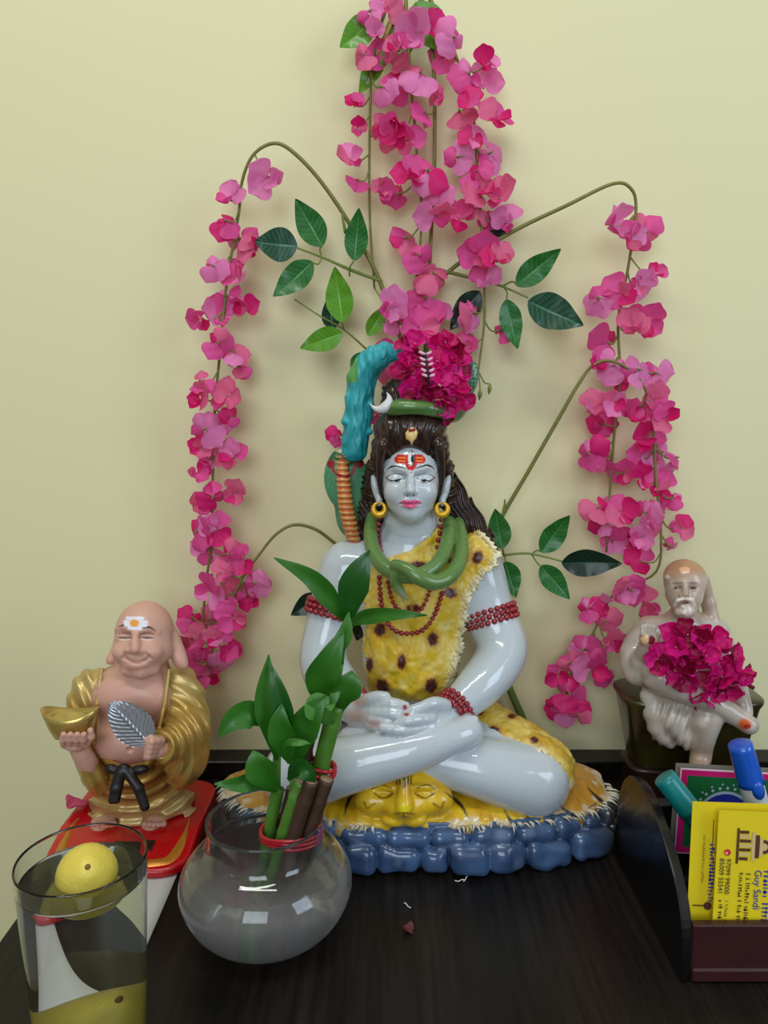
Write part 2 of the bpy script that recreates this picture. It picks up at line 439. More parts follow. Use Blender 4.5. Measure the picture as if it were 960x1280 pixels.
# hands in the lap: each a palm, four fingers and a thumb
B.path([(446, 888, 0.580, 17), (470, 893, 0.568, 17)], 6)
for q in ([(468, 881, .566, 9), (490, 880, .558, 8), (507, 883, .557, 6.2)], [(468, 890, .563, 9), (490, 891, .555, 8), (503, 894, .555, 6)],
          [(466, 898, .562, 8.5), (484, 901, .556, 7.6), (496, 903, .556, 6)], [(463, 904, .563, 7.5), (478, 909, .558, 7), (488, 911, .558, 5.5)]):
    B.path(q, 1.1, n=3)
B.path([(452, 882, .572, 9), (466, 873, .566, 8), (482, 871, .562, 6.5)], 3, n=3)
B.path([(563, 890, 0.578, 17), (540, 900, 0.564, 17)], 6)
for q in ([(540, 889, .560, 8.5), (522, 887, .553, 8), (508, 892, .552, 6)], [(538, 898, .556, 8.5), (515, 900, .548, 8), (497, 905, .548, 6.2)],
          [(538, 907, .555, 8.5), (505, 912, .547, 8), (478, 909, .549, 6.2)], [(542, 914, .557, 7.6), (510, 921, .549, 7.2), (486, 919, .550, 5.8)]):
    B.path(q, 1.1, n=3)
B.path([(556, 882, .566, 9), (542, 879, .558, 7.5), (526, 884, .553, 6)], 3, n=3)
for i in range(5):                                                                           # toes
    B.path([(584+i*2.2, 899+i*6.6, .562-.0006*i, 4.6), (594+i*1.4, 899+i*6.8, .563, 4.4-.25*i)], 2)
body_v, body_f = B.mesh()
# --- head
H = Sculpt.px(458, 545, 570, 700, 0.575, 0.665, 0.00052)
H.pe(513, 592, 0.626, 38.5, 50, 50, 6)
H.pe(513, 618, 0.612, 31, 33, 34, 12)
H.pe(514, 641, 0.602, 14, 16, 12, 10)
H.pe(493, 615, 0.603, 12, 13, 13, 8); H.pe(533, 615, 0.603, 12, 13, 13, 8)
H.path([(513, 712, 0.642, 42), (513, 652, 0.632, 34)], 12)
for sx in (-1, 1):                                                                           # eye sockets, lids, brows
    H.pe(513+sx*17, 597, H.hit(513+sx*17, 597)-0.0022, 14, 6.5, 7, 7, op='s')
    H.pe(513+sx*17, 599, H.hit(513+sx*17, 599)+0.0036, 11.5, 8.5, 7.2, 2.2)
    H.path([(513+sx*6, 588, H.hit(513+sx*6, 588)+0.001, 3), (513+sx*18, 584, H.hit(513+sx*18, 584)+0.0012, 3.2), (513+sx*30, 588, H.hit(513+sx*30, 588)+0.0018, 2.6)], 5)
fd = H.hit(513, 590)
H.path([(513, 585, fd+0.0016, 3.4), (513, 602, fd-0.0018, 3.6), (513, 612, fd-0.0052, 4.8)], 5)
H.pe(513, 613.5, fd-0.0045, 5.4, 7, 5, 3); H.pe(507.5, 615.3, fd-0.001, 3.4, 5, 3.2, 2.4); H.pe(518.5, 615.3, fd-0.001, 3.4, 5, 3.2, 2.4)
H.pe(509, 619.5, fd-0.0012, 1.7, 3, 1.2, 1.5, op='s'); H.pe(517, 619.5, fd-0.0012, 1.7, 3, 1.2, 1.5, op='s')
ld = H.hit(513, 629)
H.path([(499.5, 628, ld+0.0032, 1.6), (507, 626.6, ld+0.0002, 2.6), (513, 627.6, ld-0.0004, 2.5), (519, 626.6, ld+0.0002, 2.6), (526.5, 628, ld+0.0032, 1.6)], 2)
H.path([(503, 631.6, ld+0.0018, 2), (513, 633, ld-0.0006, 3.4), (523, 631.6, ld+0.0018, 2)], 2)
H.path([(500, 629.4, ld+0.0022, .7), (513, 630, ld-0.0022, .8), (526, 629.4, ld+0.0022, .7)], 1.2, op='s')
for sx, ex in ((-1, 470), (1, 557)):                                                       # ears
    H.pe(ex, 611, 0.624, 5.4, 9, 19, 4, rot=sx*0.22)
    H.pe(ex-sx*1.0, 606, 0.6135, 2.4, 6, 12, 2.5, op='s', rot=sx*0.22)
    H.pe(ex-sx*4, 626, 0.619, 4.4, 6, 7, 3)
head_v, head_f = H.mesh()
hp = Paint(head_v, WHITE); bp_ = Paint(body_v, WHITE)
RED, DK = lin(205, 40, 30), lin(18, 18, 24)
front = head_v[:, 1]+WALL_D < 0.625
hp.seg([(482, 588.5), (488, 584), (496, 582.6), (507, 585.4)], [0.5, 2.0, 2.2, 1.0], DK); hp.seg([(520, 585.4), (531, 581.8), (538, 582.6), (544.5, 587.8)], [1.0, 2.3, 2.2, .5], DK)
for s_ in (-1, 1):
    X = lambda o: 513+s_*o
    hp.seg([(X(31), 597), (X(24), 593), (X(16), 592), (X(8), 594.5)], 0.8, lin(60, 58, 62))           # crease
    hp.spot(X(15.8), 601, 8.5, 3.0, lin(235, 238, 240)); hp.spot(X(16.2), 600.6, 4.0, 2.6, lin(40, 42, 52))
    hp.seg([(X(31.5), 596.5), (X(25), 600.6), (X(16), 600), (X(8), 598)], [.7, 1.5, 1.7, 1.0], DK)     # lid line
    hp.seg([(X(25), 602), (X(16), 604), (X(9), 601.5)], .8, lin(90, 92, 100))
hp.seg([(499.5, 627.8), (507, 626.8), (513, 628), (519, 626.8), (526.5, 627.8)], [1, 4.4, 3.6, 4.4, 1], lin(222, 60, 120))
hp.seg([(502.5, 631.2), (513, 632.8), (523.5, 631.2)], [1.2, 6.0, 1.2], lin(232, 84, 138)); hp.seg([(500, 629.2), (513, 630), (526, 629.2)], .8, lin(150, 25, 70))
for a, b in ((496.5, 508), (518, 528.2)):                                                               # forehead mark
    hp.seg([(a+1, 569.6), (b-1, 569.9)], 3.4, RED); hp.seg([(a+1, 574.4), (b-1, 574.7)], 9.6, RED)
    hp.seg([(a+2, 572.0), (b, 572.2)], 1.5, lin(245, 150, 70)); hp.seg([(a+2, 576.2), (b, 576.4)], 1.5, lin(245, 150, 70))
hp.seg([(507, 578), (510, 585), (514, 587), (518, 584.5), (521, 578)], 2.4, lin(215, 30, 45)); hp.spot(513.4, 576, 6.2, 11, RED)
hp.spot(514.2, 573, 4.6, 10, lin(30, 30, 34)); hp.spot(513.6, 573, 3.6, 8.8, lin(225, 228, 230)); hp.spot(515.4, 573.5, 1.6, 6, lin(25, 26, 34))
hp.spot(513.5, 590.6, 1.3, 1.2, lin(200, 20, 60))
hp.c[~front] = WHITE
bp_.spot(506, 884, 3, 3.4, lin(150, 40, 40)); bp_.spot(508, 893, 3.5, 2, lin(170, 60, 60))
for q in ((445, 895, 12, 9), (466, 905, 9, 6), (448, 876, 10, 6)): bp_.spot(*q, lin(186, 160, 150), soft=1.2)   # soft brownish patches on the hand and wrist
part('body', njoin((body_v, body_f), (head_v, head_f)), MARBLE, ST, cols=np.vstack([bp_.c, hp.c]))
# --- leopard cloth over chest and lap
def leopard(p, spots, deep=0.5, pale=None):
    """yellow fur paint with dark brown ragged spots"""
    p.mix(0.38+0.9*pnoise(p, 130), lin(220, 200, 112)); p.mix(0.2+0.8*pnoise(p, 420, 3), lin(206, 166, 46))
    if pale is not None: p.mix(pale, lin(238, 230, 200))
    for x, y, a, b, r in spots:
        p.spot(x, y, a*1.5, b*1.35, lin(190, 130, 34), r, 0.9, 0.05); p.spot(x, y, a*1.05, b*1.05, lin(70, 22, 14), r, 0.4, 0.06)
YEL = lin(204, 172, 22)
fur = lambda x, y, z: 0.0007*vnoise(x*420, y*420, z*260)+0.0012*vnoise(x*130, y*130, z*90+4)
Cg = Sculpt.px(440, 640, 640, 890, 0.565, 0.69, 0.00095)
gx, gy, gz = Cg.ax[0][:, None, None], Cg.ax[1][None, :, None], Cg.ax[2][None, None, :]
T = Sculpt(Cg.lo, [a[-3] for a in Cg.ax], Cg.h); T.n, T.ax, T.D = Cg.n, Cg.ax, np.full_like(Cg.D, 0.05)   # the trunk alone, without arms
T.pe(515, 738, 0.638, 80, 60, 72, 6); T.pe(514, 815, 0.634, 62, 55, 70, 14); T.pe(515, 890, 0.635, 80, 52, 34, 12)
T.path([(440, 708, 0.645, 33), (592, 708, 0.645, 33)], 16); T.path([(513, 715, 0.642, 46), (513, 668, 0.636, 38)], 18)
T.pe(598, 703, 0.642, 38, 40, 36, 8)
qx, qy = proj(gx, gy, gz); qx = np.broadcast_to(qx, T.D.shape); qy = np.broadcast_to(qy, T.D.shape)
def sideline(pts, q): return np.interp(q, [k[0] for k in pts], [k[1] for k in pts])
mpx = S(515, 760, 0.6)
jag = 5.5*vnoise(qy*.16, gz*60, gx*60)+2.0*np.sin(qy*1.1)
left = sideline([(640, 560), (668, 540), (688, 512), (703, 470), (720, 455), (800, 455), (840, 458), (878, 462)], qy)-qx+jag*0.6
right = qx-sideline([(640, 590), (668, 606), (690, 626), (705, 622), (722, 602), (745, 588), (800, 580), (845, 569), (878, 560)], qy)+jag
low = qy-(873+3*np.cos((qx-512)/22.0))
region = np.maximum(np.maximum(left, right), low)*mpx
thick = 0.0032+0.0016*np.exp(-(np.maximum(right, -30)/9.0)**2)
Cg.D = (np.maximum(T.D-thick+fur(gx, gy, gz), region)).astype(np.float32)
# soft folds pressed into the cloth on the belly
Cg.path([(515, 757, (Cg.hit(515, 757) or .58)-.0022, 3), (512, 790, (Cg.hit(512, 790) or .58)-.002, 3.6), (503, 822, (Cg.hit(503, 822) or .58)-.0015, 2)], 9, op='s')
Cg.path([(474, 800, Cg.hit(474, 800)+.004, 8), (490, 850, Cg.hit(490, 850)+.004, 7), (512, 862, Cg.hit(512, 862)+.004, 7), (536, 850, Cg.hit(536, 850)+.004, 7)], 8, disp=fur)
cv, cf = Cg.mesh(); cp = Paint(cv, YEL)
edge = np.minimum(np.abs(cp.x-sideline([(640, 590), (668, 606), (690, 626), (705, 622), (722, 602), (745, 588), (800, 580), (845, 569), (878, 560)], cp.y)), 40)
leopard(cp, [(597, 697, 6, 8, .4), (563, 741, 8, 6, .3), (514, 761, 6, 5, 0), (541, 799, 6, 8, 0), (475, 787, 6.5, 8, .3), (502, 828, 5, 9, .1),
             (462, 831, 4, 8, 0), (478, 858, 6.5, 9, -.5), (539, 857, 7, 9, .2), (523, 706, 9, 4, 0), (560, 700, 4, 4, 0), (520, 760, 4, 4, 0)], pale=np.clip(1-edge/13, 0, .9))
part('leopard_cloth', (cv, cf), SATIN, ST, cols=cp.c, label='yellow leopard-skin cloth with dark brown spots')
# ragged tufts along the open edge
tl = []
for yy in np.arange(664, 846, 4.0):
    yy += RNG.uniform(-2.5, 2.5)
    xx = sideline([(640, 590), (668, 606), (690, 626), (705, 622), (722, 602), (745, 588), (800, 580), (845, 569), (878, 560)], yy)-4
    h_ = Cg.hit(xx-3, yy)
    if h_: tl.append(ptube([(xx-6, yy-5, h_+.0014, 1.6), (xx-3+RNG.uniform(-2, 1), yy-1, h_+.0004, 1.9), (xx+1+RNG.uniform(-4, 4), yy+5+RNG.uniform(-3, 4), h_+.0015, .5)], 3, 6))
part('cloth_fringe', join(*tl), mat('cream_fringe', lin(206, 188, 132), 0.45, coat=0.1), ST)
L = Sculpt.px(540, 872, 720, 970, 0.56, 0.69, 0.001)
L.path([(572, 905, 0.637, 47), (672, 962, 0.588, 44.5)], 6, disp=fur); L.path([(560, 905, .65, 44), (640, 930, .645, 30), (690, 960, .625, 24)], 8, disp=fur)
lx, ly = proj(L.ax[0][:, None, None], L.ax[1][None, :, None], L.ax[2][None, None, :])
cut = ly-np.interp(lx, [560, 600, 640, 680, 700, 712], [905, 925, 934, 941, 955, 985])+2.4*np.sin(lx*0.8)+1.2*np.sin(lx*2.1)
L.D = np.maximum(L.D-0.0008, np.broadcast_to(cut*mpx, L.D.shape)).astype(np.float32)
v_, f_ = L.mesh(); lp = Paint(v_, lin(184, 148, 44))
leopard(lp, [(617, 913, 7, 5, 0), (640, 895, 5, 3, 0), (668, 925, 5, 4, .5), (600, 890, 4, 4, 0)], pale=np.clip(1-np.abs(lp.y-np.interp(lp.x, [560, 600, 640, 680, 712], [905, 925, 934, 941, 985]))/10, 0, .8))
part('lap_cloth', (v_, f_), SATIN, ST, cols=lp.c)
# --- hair: swept back over the forehead, bun on top, locks on both shoulders
HAIR = mat('dark_hair_glaze', lin(38, 24, 20), 0.3, coat=0.35, noise=(220, 0.5, lin(74, 48, 34)))
def strands(cx, cy, amp, fr):
    def f(x, y, z):
        u, w = proj(x, y, z); a = np.arctan2(u-cx, cy-w); r = np.hypot(u-cx, w-cy)
        return amp*np.sin(a*fr+0.05*r+1.2*np.sin(r*0.13+3*a))*0.6+amp*0.5*np.sin(a*fr*2.3+1.7*np.sin(r*0.09))
    return f
Hr = Sculpt.px(436, 462, 632, 700, 0.575, 0.69, 0.00075)
sw = strands(513, 640, 0.0008, 34)
Hr.pe(513, 556, 0.637, 48, 58, 50, 6, disp=sw)
Hr.pe(513, 536, 0.617, 46, 36, 27, 10, disp=sw)
Hr.path([(477, 556, .612, 11), (470, 585, .628, 11), (468, 625, .645, 13)], 8, disp=sw)
Hr.path([(549, 556, .612, 11), (555, 585, .628, 11), (556, 625, .647, 12)], 8, disp=sw)
lock = lambda x, y, z: 0.0011*np.sin(1500*x+700*z+2*np.sin(260*z))
Hr.path([(470, 600, .652, 20), (467, 640, .654, 20), (456, 668, .655, 14)], 8, disp=lock)
Hr.path([(560, 605, .65, 16), (572, 632, .652, 17), (588, 655, .648, 17), (603, 673, .643, 13), (618, 692, .638, 5)], 8, disp=lock)
Hr.pe(513, 578, 0.656, 50, 36, 76, 6, disp=sw)
Hr.pe(510, 492, 0.637, 34, 34, 24, 5, disp=strands(510, 540, 0.0009, 22))
Hr.pe(513, 512, 0.636, 42, 40, 18, 6, disp=sw)
# the face and neck stay open
Hr.pe(513, 606, 0.586, 37.5, 64, 49, 5, op='s'); Hr.pe(513, 648, 0.60, 42, 60, 40, 5, op='s')
for sx in (-1, 1): Hr.path([(513+sx*35, 556, .604, 7), (513+sx*38.5, 578, .607, 4.2), (513+sx*38.5, 600, .611, 3.2), (513+sx*36, 622, .614, 1.2)], 3, n=4)
part('hair', Hr.mesh(), HAIR, ST, label='dark brown swept-back hair with a top bun')
# hair jewel, crescent, hair snake, stream
hd = Hr.hit(514, 545)
def px_disc(outline, d, th, m, name, bulge=0.0, label=None):
    """a thin solid cut to an outline given in photo pixels"""
    c = np.mean(outline, 0); n = len(outline); v = []
    for k, dd in ((1.0, d), (0.8, d-th-bulge*0.5)): v += [P(c[0]+(x-c[0])*k, c[1]+(y-c[1])*k, dd) for x, y in outline]
    v += [P(c[0], c[1], d-th-bulge), P(c[0], c[1], d+th*.2)]
    f = []
    for i in range(n):
        j = (i+1) % n; f += [(i, j, n+j, n+i), (n+i, n+j, 2*n), (j, i, 2*n+1)]
    return part(name, (v, f), m, ST, label=label)
px_disc([(506, 541), (509, 535), (514, 533), (520, 534), (523, 540), (521, 548), (517, 552), (515, 558), (512, 552), (507, 549)], hd+.0005, .0016, mat('cream_jewel', lin(236, 200, 130), .3, coat=.4), 'hair_jewel', .001)
px_disc([(510, 536), (520, 535), (519, 539), (511, 540)], hd-.0018, .0008, mat('red_jewel', lin(150, 20, 25), .3, coat=.4), 'jewel_stone', .0004)
th = np.linspace(math.radians(-155), math.radians(42), 15)
cr = [(474+12.5*math.cos(a), 499-12.5*math.sin(a), .600, 0.5+6.4*math.sin((i/14)**1.15*math.pi)**1.3) for i, a in enumerate(th)]
part('crescent_moon', ptube(cr, 3, 10), mat('white_glaze', lin(214, 214, 212), .25, coat=.5), ST, label='white crescent moon in the hair')
SNK = mat('green_snake', lin(70, 110, 52), .3, coat=.45, noise=(90, .6, lin(104, 138, 70)), bump=(1100, .25))
Sg = Sculpt.px(470, 440, 610, 550, .585, .685, .00075)
Sg.path([(487, 514, .605, 5), (498, 509, .599, 9.5), (520, 509, .596, 8.5), (548, 513, .602, 9), (566, 518, .62, 10), (576, 508, .634, 9), (583, 490, .636, 8)], 3, n=4)
Sg.pe(585, 472, .632, 13, 6, 24, 5, rot=.12); Sg.pe(582, 452, .628, 9, 8, 8, 4)
v_, f_ = Sg.mesh(); sp_ = Paint(v_, lin(66, 106, 50)); up = sp_.y < 492
sp_.mix(np.where(sp_.x < 545, .5+.5*np.sin(sp_.y*.5), 0)*.5, lin(124, 158, 84))
hood = np.clip((498-sp_.y)/8, 0, 1); sp_.mix(hood, lin(48, 104, 78)); sp_.mix(hood*(np.sin(sp_.x*2.2)*np.sin(sp_.y*2.0) > .35), lin(150, 190, 160)); sp_.mix(hood*(np.sin(sp_.x*1.7+1)*np.sin(sp_.y*1.5) < -.45), lin(18, 48, 38))
sp_.spot(583, 470, 3.4, 4, lin(140, 50, 45)); sp_.spot(588, 467, 2, 2.4, lin(140, 50, 45))
part('hair_snake', (v_, f_), GLAZE, ST, cols=sp_.c, label='green snake wound round the bun')
Tg = Sculpt.px(424, 432, 520, 572, .60, .675, .0008)
tdisp = lambda x, y, z: .0017*vnoise(x*150, y*150, z*90+3)+.0010*vnoise(x*520, y*520, z*110)
Tg.path([(512, 444, .632, 6), (492, 441, .632, 10), (470, 447, .634, 15), (454, 468, .638, 16), (449, 495, .64, 15.5), (447, 525, .64, 16), (444, 563, .64, 16)], 4, n=4, disp=tdisp)
for x, y, r in ((437, 497, 6), (432, 527, 6), (433, 553, 5), (462, 540, 4), (440, 470, 6), (463, 505, 4)): Tg.pe(x, y, .636, r, r, r*.9, 5)
v_, f_ = Tg.mesh(); tp = Paint(v_, lin(34, 156, 162)); tp.mix(.4+.4*np.sin(tp.x*.7+2*np.sin(tp.y*.15)), lin(64, 172, 184)); tp.mix((tp.y-520)/60, lin(10, 136, 146))
tp.mix(np.where((tp.x < 447) & (tp.y < 478), .8, 0), lin(104, 160, 40))
part('water_stream', (v_, f_), SATIN, ST, cols=tp.c, label='turquoise stream pouring from the bun')
# --- cobra rearing behind the shoulder
Kg = Sculpt.px(396, 552, 474, 692, .60, .685, .0008)
Kg.pe(432, 598, .648, 27, 7, 40, 4); Kg.pe(437, 638, .652, 18, 8, 34, 8)
Kg.pe(432, 571, .640, 12, 12, 9, 5)
bel = [(428, 580, .638, 7), (429, 600, .636, 8.5), (432, 630, .636, 9.5), (437, 655, .638, 9.5), (443, 676, .642, 8)]
rib = lambda x, y, z: .0005*np.sin(2*math.pi*z/.0046)
Kg.path(bel, 2, n=3, disp=rib)
v_, f_ = Kg.mesh(); kp = Paint(v_, lin(56, 128, 88)); kp.mix((np.sin(kp.x*1.4+kp.y*.9)*np.sin(kp.x*.9-kp.y*1.3) > .25)*.5, lin(140, 190, 150))
kp.mix((kp.y < 575)*.7, lin(30, 78, 48))
kp.seg([b[:2] for b in bel], [13, 16, 18, 18, 15], lin(196, 104, 44)); fr_ = v_[:, 1]+WALL_D < .66
kp.mix(((np.sin(2*math.pi*v_[:, 2]/.0046) < -.3) & (np.abs(kp.x-np.interp(kp.y, [580, 630, 676], [428, 432, 443])) < 9))*.6, lin(226, 186, 120))
kp.seg([(414, 578), (418, 590), (430, 596), (440, 592), (444, 580), (448, 576)], 3.6, lin(160, 26, 30)); kp.spot(414, 580, 5.5, 5.5, lin(140, 24, 30)); kp.spot(449, 580, 5.5, 5.5, lin(140, 24, 30))
kp.spot(431, 570, 4, 3.4, lin(110, 30, 24)); kp.spot(425, 564, 3, 2, lin(200, 200, 180))
part('cobra', (v_, f_), GLAZE, ST, cols=kp.c, label='green cobra with orange belly and spread hood')
# --- thick green snake round the neck
Ng = Sculpt.px(448, 640, 596, 762, .555, .665, .00085)
def on(G, x, y, off=0.0, dflt=.6):
    h = G.hit(x, y); return (h if h else dflt)+off
chest = lambda x, y: min(on(B, x, y, 0, .7), on(Cg, x, y, 0, .7), on(H, x, y, 0, .7) if y < 698 else .7)
def lay(pts, r, off):
    q = smooth_path(pts, 5); h = np.array([chest(*k) for k in q]); h = np.where(h > .69, .625, h)
    for _ in range(3): h = np.convolve(np.pad(h, 2, 'edge'), [.1, .2, .4, .2, .1], 'valid')
    rr = np.interp(np.linspace(0, 1, len(q)), np.linspace(0, 1, len(r)), r) if hasattr(r, '__len__') else np.full(len(q), r)
    return [(k[0], k[1], hh+off, w) for k, hh, w in zip(q, h, rr)]
Ng.path([(466, 646, .64, 8), (463, 665, .622, 8.3), (467, 690, .603, 9.3), (480, 708, .590, 9.8), (500, 718, .582, 9.8), (520, 720, .579, 9.3), (538, 712, .583, 8.8), (552, 697, .592, 8.8), (560, 675, .608, 8.8), (561, 652, .632, 7.8)], 1.5, n=5)
Ng.path([(573, 654, .636, 7.8), (577, 678, .612, 8.8), (574, 702, .594, 9.3), (562, 720, .580, 9.8), (543, 728, .573, 9.8), (524, 722, .570, 9.3), (508, 711, .573, 7.8), (494, 706, .579, 7)], 1.5, n=5)
Ng.path([(498, 712, .578, 7), (494, 726, .580, 6.5), (500, 738, .580, 5), (510, 750, .582, 1.2)], 1.5, n=4)
v_, f_ = Ng.mesh(); npn = Paint(v_, lin(74, 112, 54)); npn.mix(.35+.35*np.sin(npn.x*1.3+npn.y*.6)*np.sin(npn.y*1.4-npn.x*.5), lin(120, 150, 84))
npn.mix((npn.y-733)/10*(npn.x < 512), lin(150, 172, 130))
part('neck_snake', (v_, f_), GLAZE, ST, cols=npn.c, label='thick green snake coiled round the neck')
# --- gold hoop earrings
GOLD = mat('gold_paint', lin(214, 166, 30), .32, metal=.35, coat=.3)
for x in (474, 552.5):
    a = np.linspace(math.radians(100), math.radians(440), 25)
    q = [(x+7.2*math.cos(t), 636-7.6*math.sin(t), .612, 1.2+3.2*math.sin(i/24*math.pi)) for i, t in enumerate(a)]
    part('earring', ptube(q, 2, 8), GOLD, ST, label='gold crescent hoop earring')
# --- red bead strings
BEAD = mat('red_bead', lin(150, 26, 40), .28, coat=.5, noise=(300, .4, lin(110, 14, 26)))
def string(pts, r=3.3, off=-.001):
    q = lay(pts, r, off); return beads([P(*k[:3]) for k in q], r*S(515, 720, .6), 0.98)
part('bead_necklace', string([(474, 648), (473, 668), (477, 690), (481, 700)]), BEAD, ST, label='string of small red beads')
part('bead_necklace', string([(551, 650), (549, 668), (546, 684)]), BEAD, ST)
part('bead_necklace', string([(474, 722), (475, 740), (478, 762), (484, 778), (495, 789), (510, 792), (526, 789), (538, 778), (546, 762), (553, 742)]), BEAD, ST)
part('bead_necklace', string([(485, 728), (488, 742), (493, 756), (502, 764), (520, 766), (530, 756), (536, 742), (539, 732)], 3.0), BEAD, ST)
def band(cen, axis, R, r, rows, name='bead_armband', squash=1.0):
    """rows of beads wound round a limb; cen=(px,py,d), axis world direction, R px"""
    c = P(*cen); s_ = S(*cen); ax = np.array(axis, float); ax /= np.linalg.norm(ax)
    u = np.cross(ax, [0, 1, 0]); u /= np.linalg.norm(u); w = np.cross(ax, u); out = []
    for k in range(rows):
        o = c+ax*(k-(rows-1)/2)*r*1.75*s_; n = int(2*math.pi*R/(2*r)*.98)
        for i in range(n):
            a = 2*math.pi*(i+.5*k)/n; out.append(sphere(o+R*s_*(math.cos(a)*u+math.sin(a)*squash*w), r*s_, 8, 6))
    part(name, join(*out), BEAD, ST, label='rows of small red beads')
dirn = lambda a, b: P(*b)-P(*a)
band((614, 770, .634), dirn((606, 745, .638), (622, 795, .628)), 31.5, 3.9, 3)
band((414, 762, .634), dirn((424, 735, .64), (407, 795, .63)), 30, 3.9, 3)
band((568, 886, .580), dirn((590, 866, .592), (563, 890, .578)), 23, 3.9, 3, 'bead_bracelet')
band((438, 880, .586), dirn((425, 862, .6), (446, 888, .58)), 23, 3.2, 3, 'bead_bracelet')
# --- rock base
ROCK = mat('blue_rock', lin(62, 84, 120), .22, coat=.5, vcol=True, bump=(60, .3))
Rg = Sculpt.px(255, 985, 800, 1100, .525, .70, .0013)
cx0, cy0, ca, cb = P(521, 1040, .61)[0], -WALL_D+.613, .168, .076
def ground(a, rr=1.0): return np.array([cx0+ca*rr*math.cos(a), cy0+cb*rr*math.sin(a), 0])
blu = []
cr_ = lambda x, y, z: np.maximum((np.abs((x-cx0)/(ca-.012))**2.6+np.abs((y-cy0)/(cb-.012))**2.6)**(1/2.6)-1, -1)*.07
Rg.put(lambda x, y, z: np.maximum(cr_(x, y, z), np.abs(z-.019)-.0185), (cx0-ca, cy0-cb, 0), (cx0+ca, cy0+cb, .04), .004)
def stone(c, h3, R_, ph):
    q3 = lambda x, y, z: [R_[0, i]*(x-c[0])+R_[1, i]*(y-c[1])+R_[2, i]*(z-c[2]) for i in range(3)]
    rd = .0069
    def f(x, y, z):
        a = [np.abs(k)-h3[i]+rd for i, k in enumerate(q3(x, y, z))]
        return np.sqrt(sum(np.maximum(k, 0)**2 for k in a))+np.minimum(np.maximum(np.maximum(a[0], a[1]), a[2]), 0)-rd
    e = max(h3[0], h3[1])
    Rg.put(f, (c[0]-e, c[1]-e, c[2]-h3[2]), (c[0]+e, c[1]+e, c[2]+h3[2]), .0006, disp=wob(70, .0034, ph))
def spow(c, e): return math.copysign(abs(c)**e, c)
rs = random.Random(3)
arc = np.array([(cx0+spow(math.cos(t), .77)*(ca-.010), cy0+spow(math.sin(t), .77)*(cb-.010)) for t in np.linspace(math.pi*.97, math.pi*2.03, 400)])
arl = np.concatenate([[0], np.cumsum(np.hypot(*np.diff(arc, axis=0).T))])
for row, (zc, hh, inset) in enumerate(((.0108, .0110, 0), (.0272, .0074, .004))):
    u = -.006-row*.009
    while u < arl[-1]:
        w = rs.uniform(.011, .021) if row == 0 else rs.uniform(.009, .019); m_ = u+w; q = [np.interp(k, arl, arc[:, 0]) for k in (m_-.004, m_, m_+.004)], [np.interp(k, arl, arc[:, 1]) for k in (m_-.004, m_, m_+.004)]
        tang = math.atan2(q[1][2]-q[1][0], q[0][2]-q[0][0]); nx_, ny_ = -math.sin(tang), math.cos(tang); ins = inset+rs.uniform(-.0015, .0015)
        h_ = hh*rs.uniform(.92, 1.06); stone((q[0][1]+nx_*ins, q[1][1]+ny_*ins, (h_+.0002) if row == 0 else zc), (w*.985, .0115, h_), np.array(Matrix.Rotation(tang, 3, 'Z')), m_*77+row*3)
        u += 2*w
Rg.D[:, :, Rg.ax[2] < 0.0004] = np.maximum(Rg.D[:, :, Rg.ax[2] < 0.0004], 0.0005)
v_, f_ = Rg.mesh(); rp = Paint(v_, lin(70, 98, 138))
nn = pnoise(rp, 90); rp.mix(.3+.9*nn, lin(36, 52, 84)); rp.mix((nn-.35)*1.2, lin(124, 150, 186))
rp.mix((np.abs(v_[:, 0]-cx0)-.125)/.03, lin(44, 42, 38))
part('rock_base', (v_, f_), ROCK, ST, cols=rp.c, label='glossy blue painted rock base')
# --- tiger skin lying over the rocks, with the head in front
Yg = Sculpt.px(255, 930, 805, 1075, .525, .705, .0012)
top = lambda x, y, z: (np.abs((x-cx0)/(ca-.005+.004*vnoise(x*60, y*60, 2)))**2.4+np.abs((y-cy0)/(cb-.011+.003*vnoise(x*75, 3, y*20)+.0015*vnoise(x*260, 5, y*60)))**2.4)**(1/2.4)
def skin(x, y, z):
    r = top(x, y, z); hgt = .0385+.011*np.maximum(1-r, 0)**.55-.004*np.maximum(r-.85, 0)/.15
    return np.maximum((r-1)*.07, np.abs(z-hgt+.004)-.0055)+.0009*vnoise(x*300, y*120, z*100)
Yg.put(skin, (cx0-ca-.01, cy0-cb-.01, .015), (cx0+ca+.01, cy0+cb+.01, .055), .003)
Yg.pe(505, 984, .570, 60, 40, 34, 10); Yg.pe(505, 1005, .553, 30, 24, 20, 8)
for sx in (-1, 1):
    Yg.pe(505+sx*38, 1000, .556, 24, 18, 18, 8); Yg.pe(505+sx*13, 1024, .547, 15, 11, 9, 3); Yg.pe(505+sx*26, 992, Yg.hit(505+sx*26, 992) or .55, 12, 5, 4, 4, op='s')
    Yg.pe(505+sx*26, 994, (Yg.hit(505+sx*26, 994) or .55)+.002, 10, 6, 4, 2); Yg.pe(505+sx*52, 968, .566, 11, 8, 10, 4)
    Yg.path([(505+sx*14, 984, (Yg.hit(505+sx*14, 984) or .55), 3.5), (505+sx*38, 983, (Yg.hit(505+sx*38, 983) or .55)+.001, 3)], 4)
Yg.path([(505, 975, .548, 7), (505, 1005, .541, 9), (505, 1013, .539, 8)], 6)
Yg.path([(505, 1016, .538, 2), (505, 1030, .540, 2)], 3, op='s')
v_, f_ = Yg.mesh(); yp = Paint(v_, lin(222, 182, 28))
yp.mix(.25+.8*pnoise(yp, 120), lin(200, 150, 26))
yp.mix(np.clip((np.abs(v_[:, 0]-cx0)-.08)/.06, 0, .75), lin(176, 120, 50))
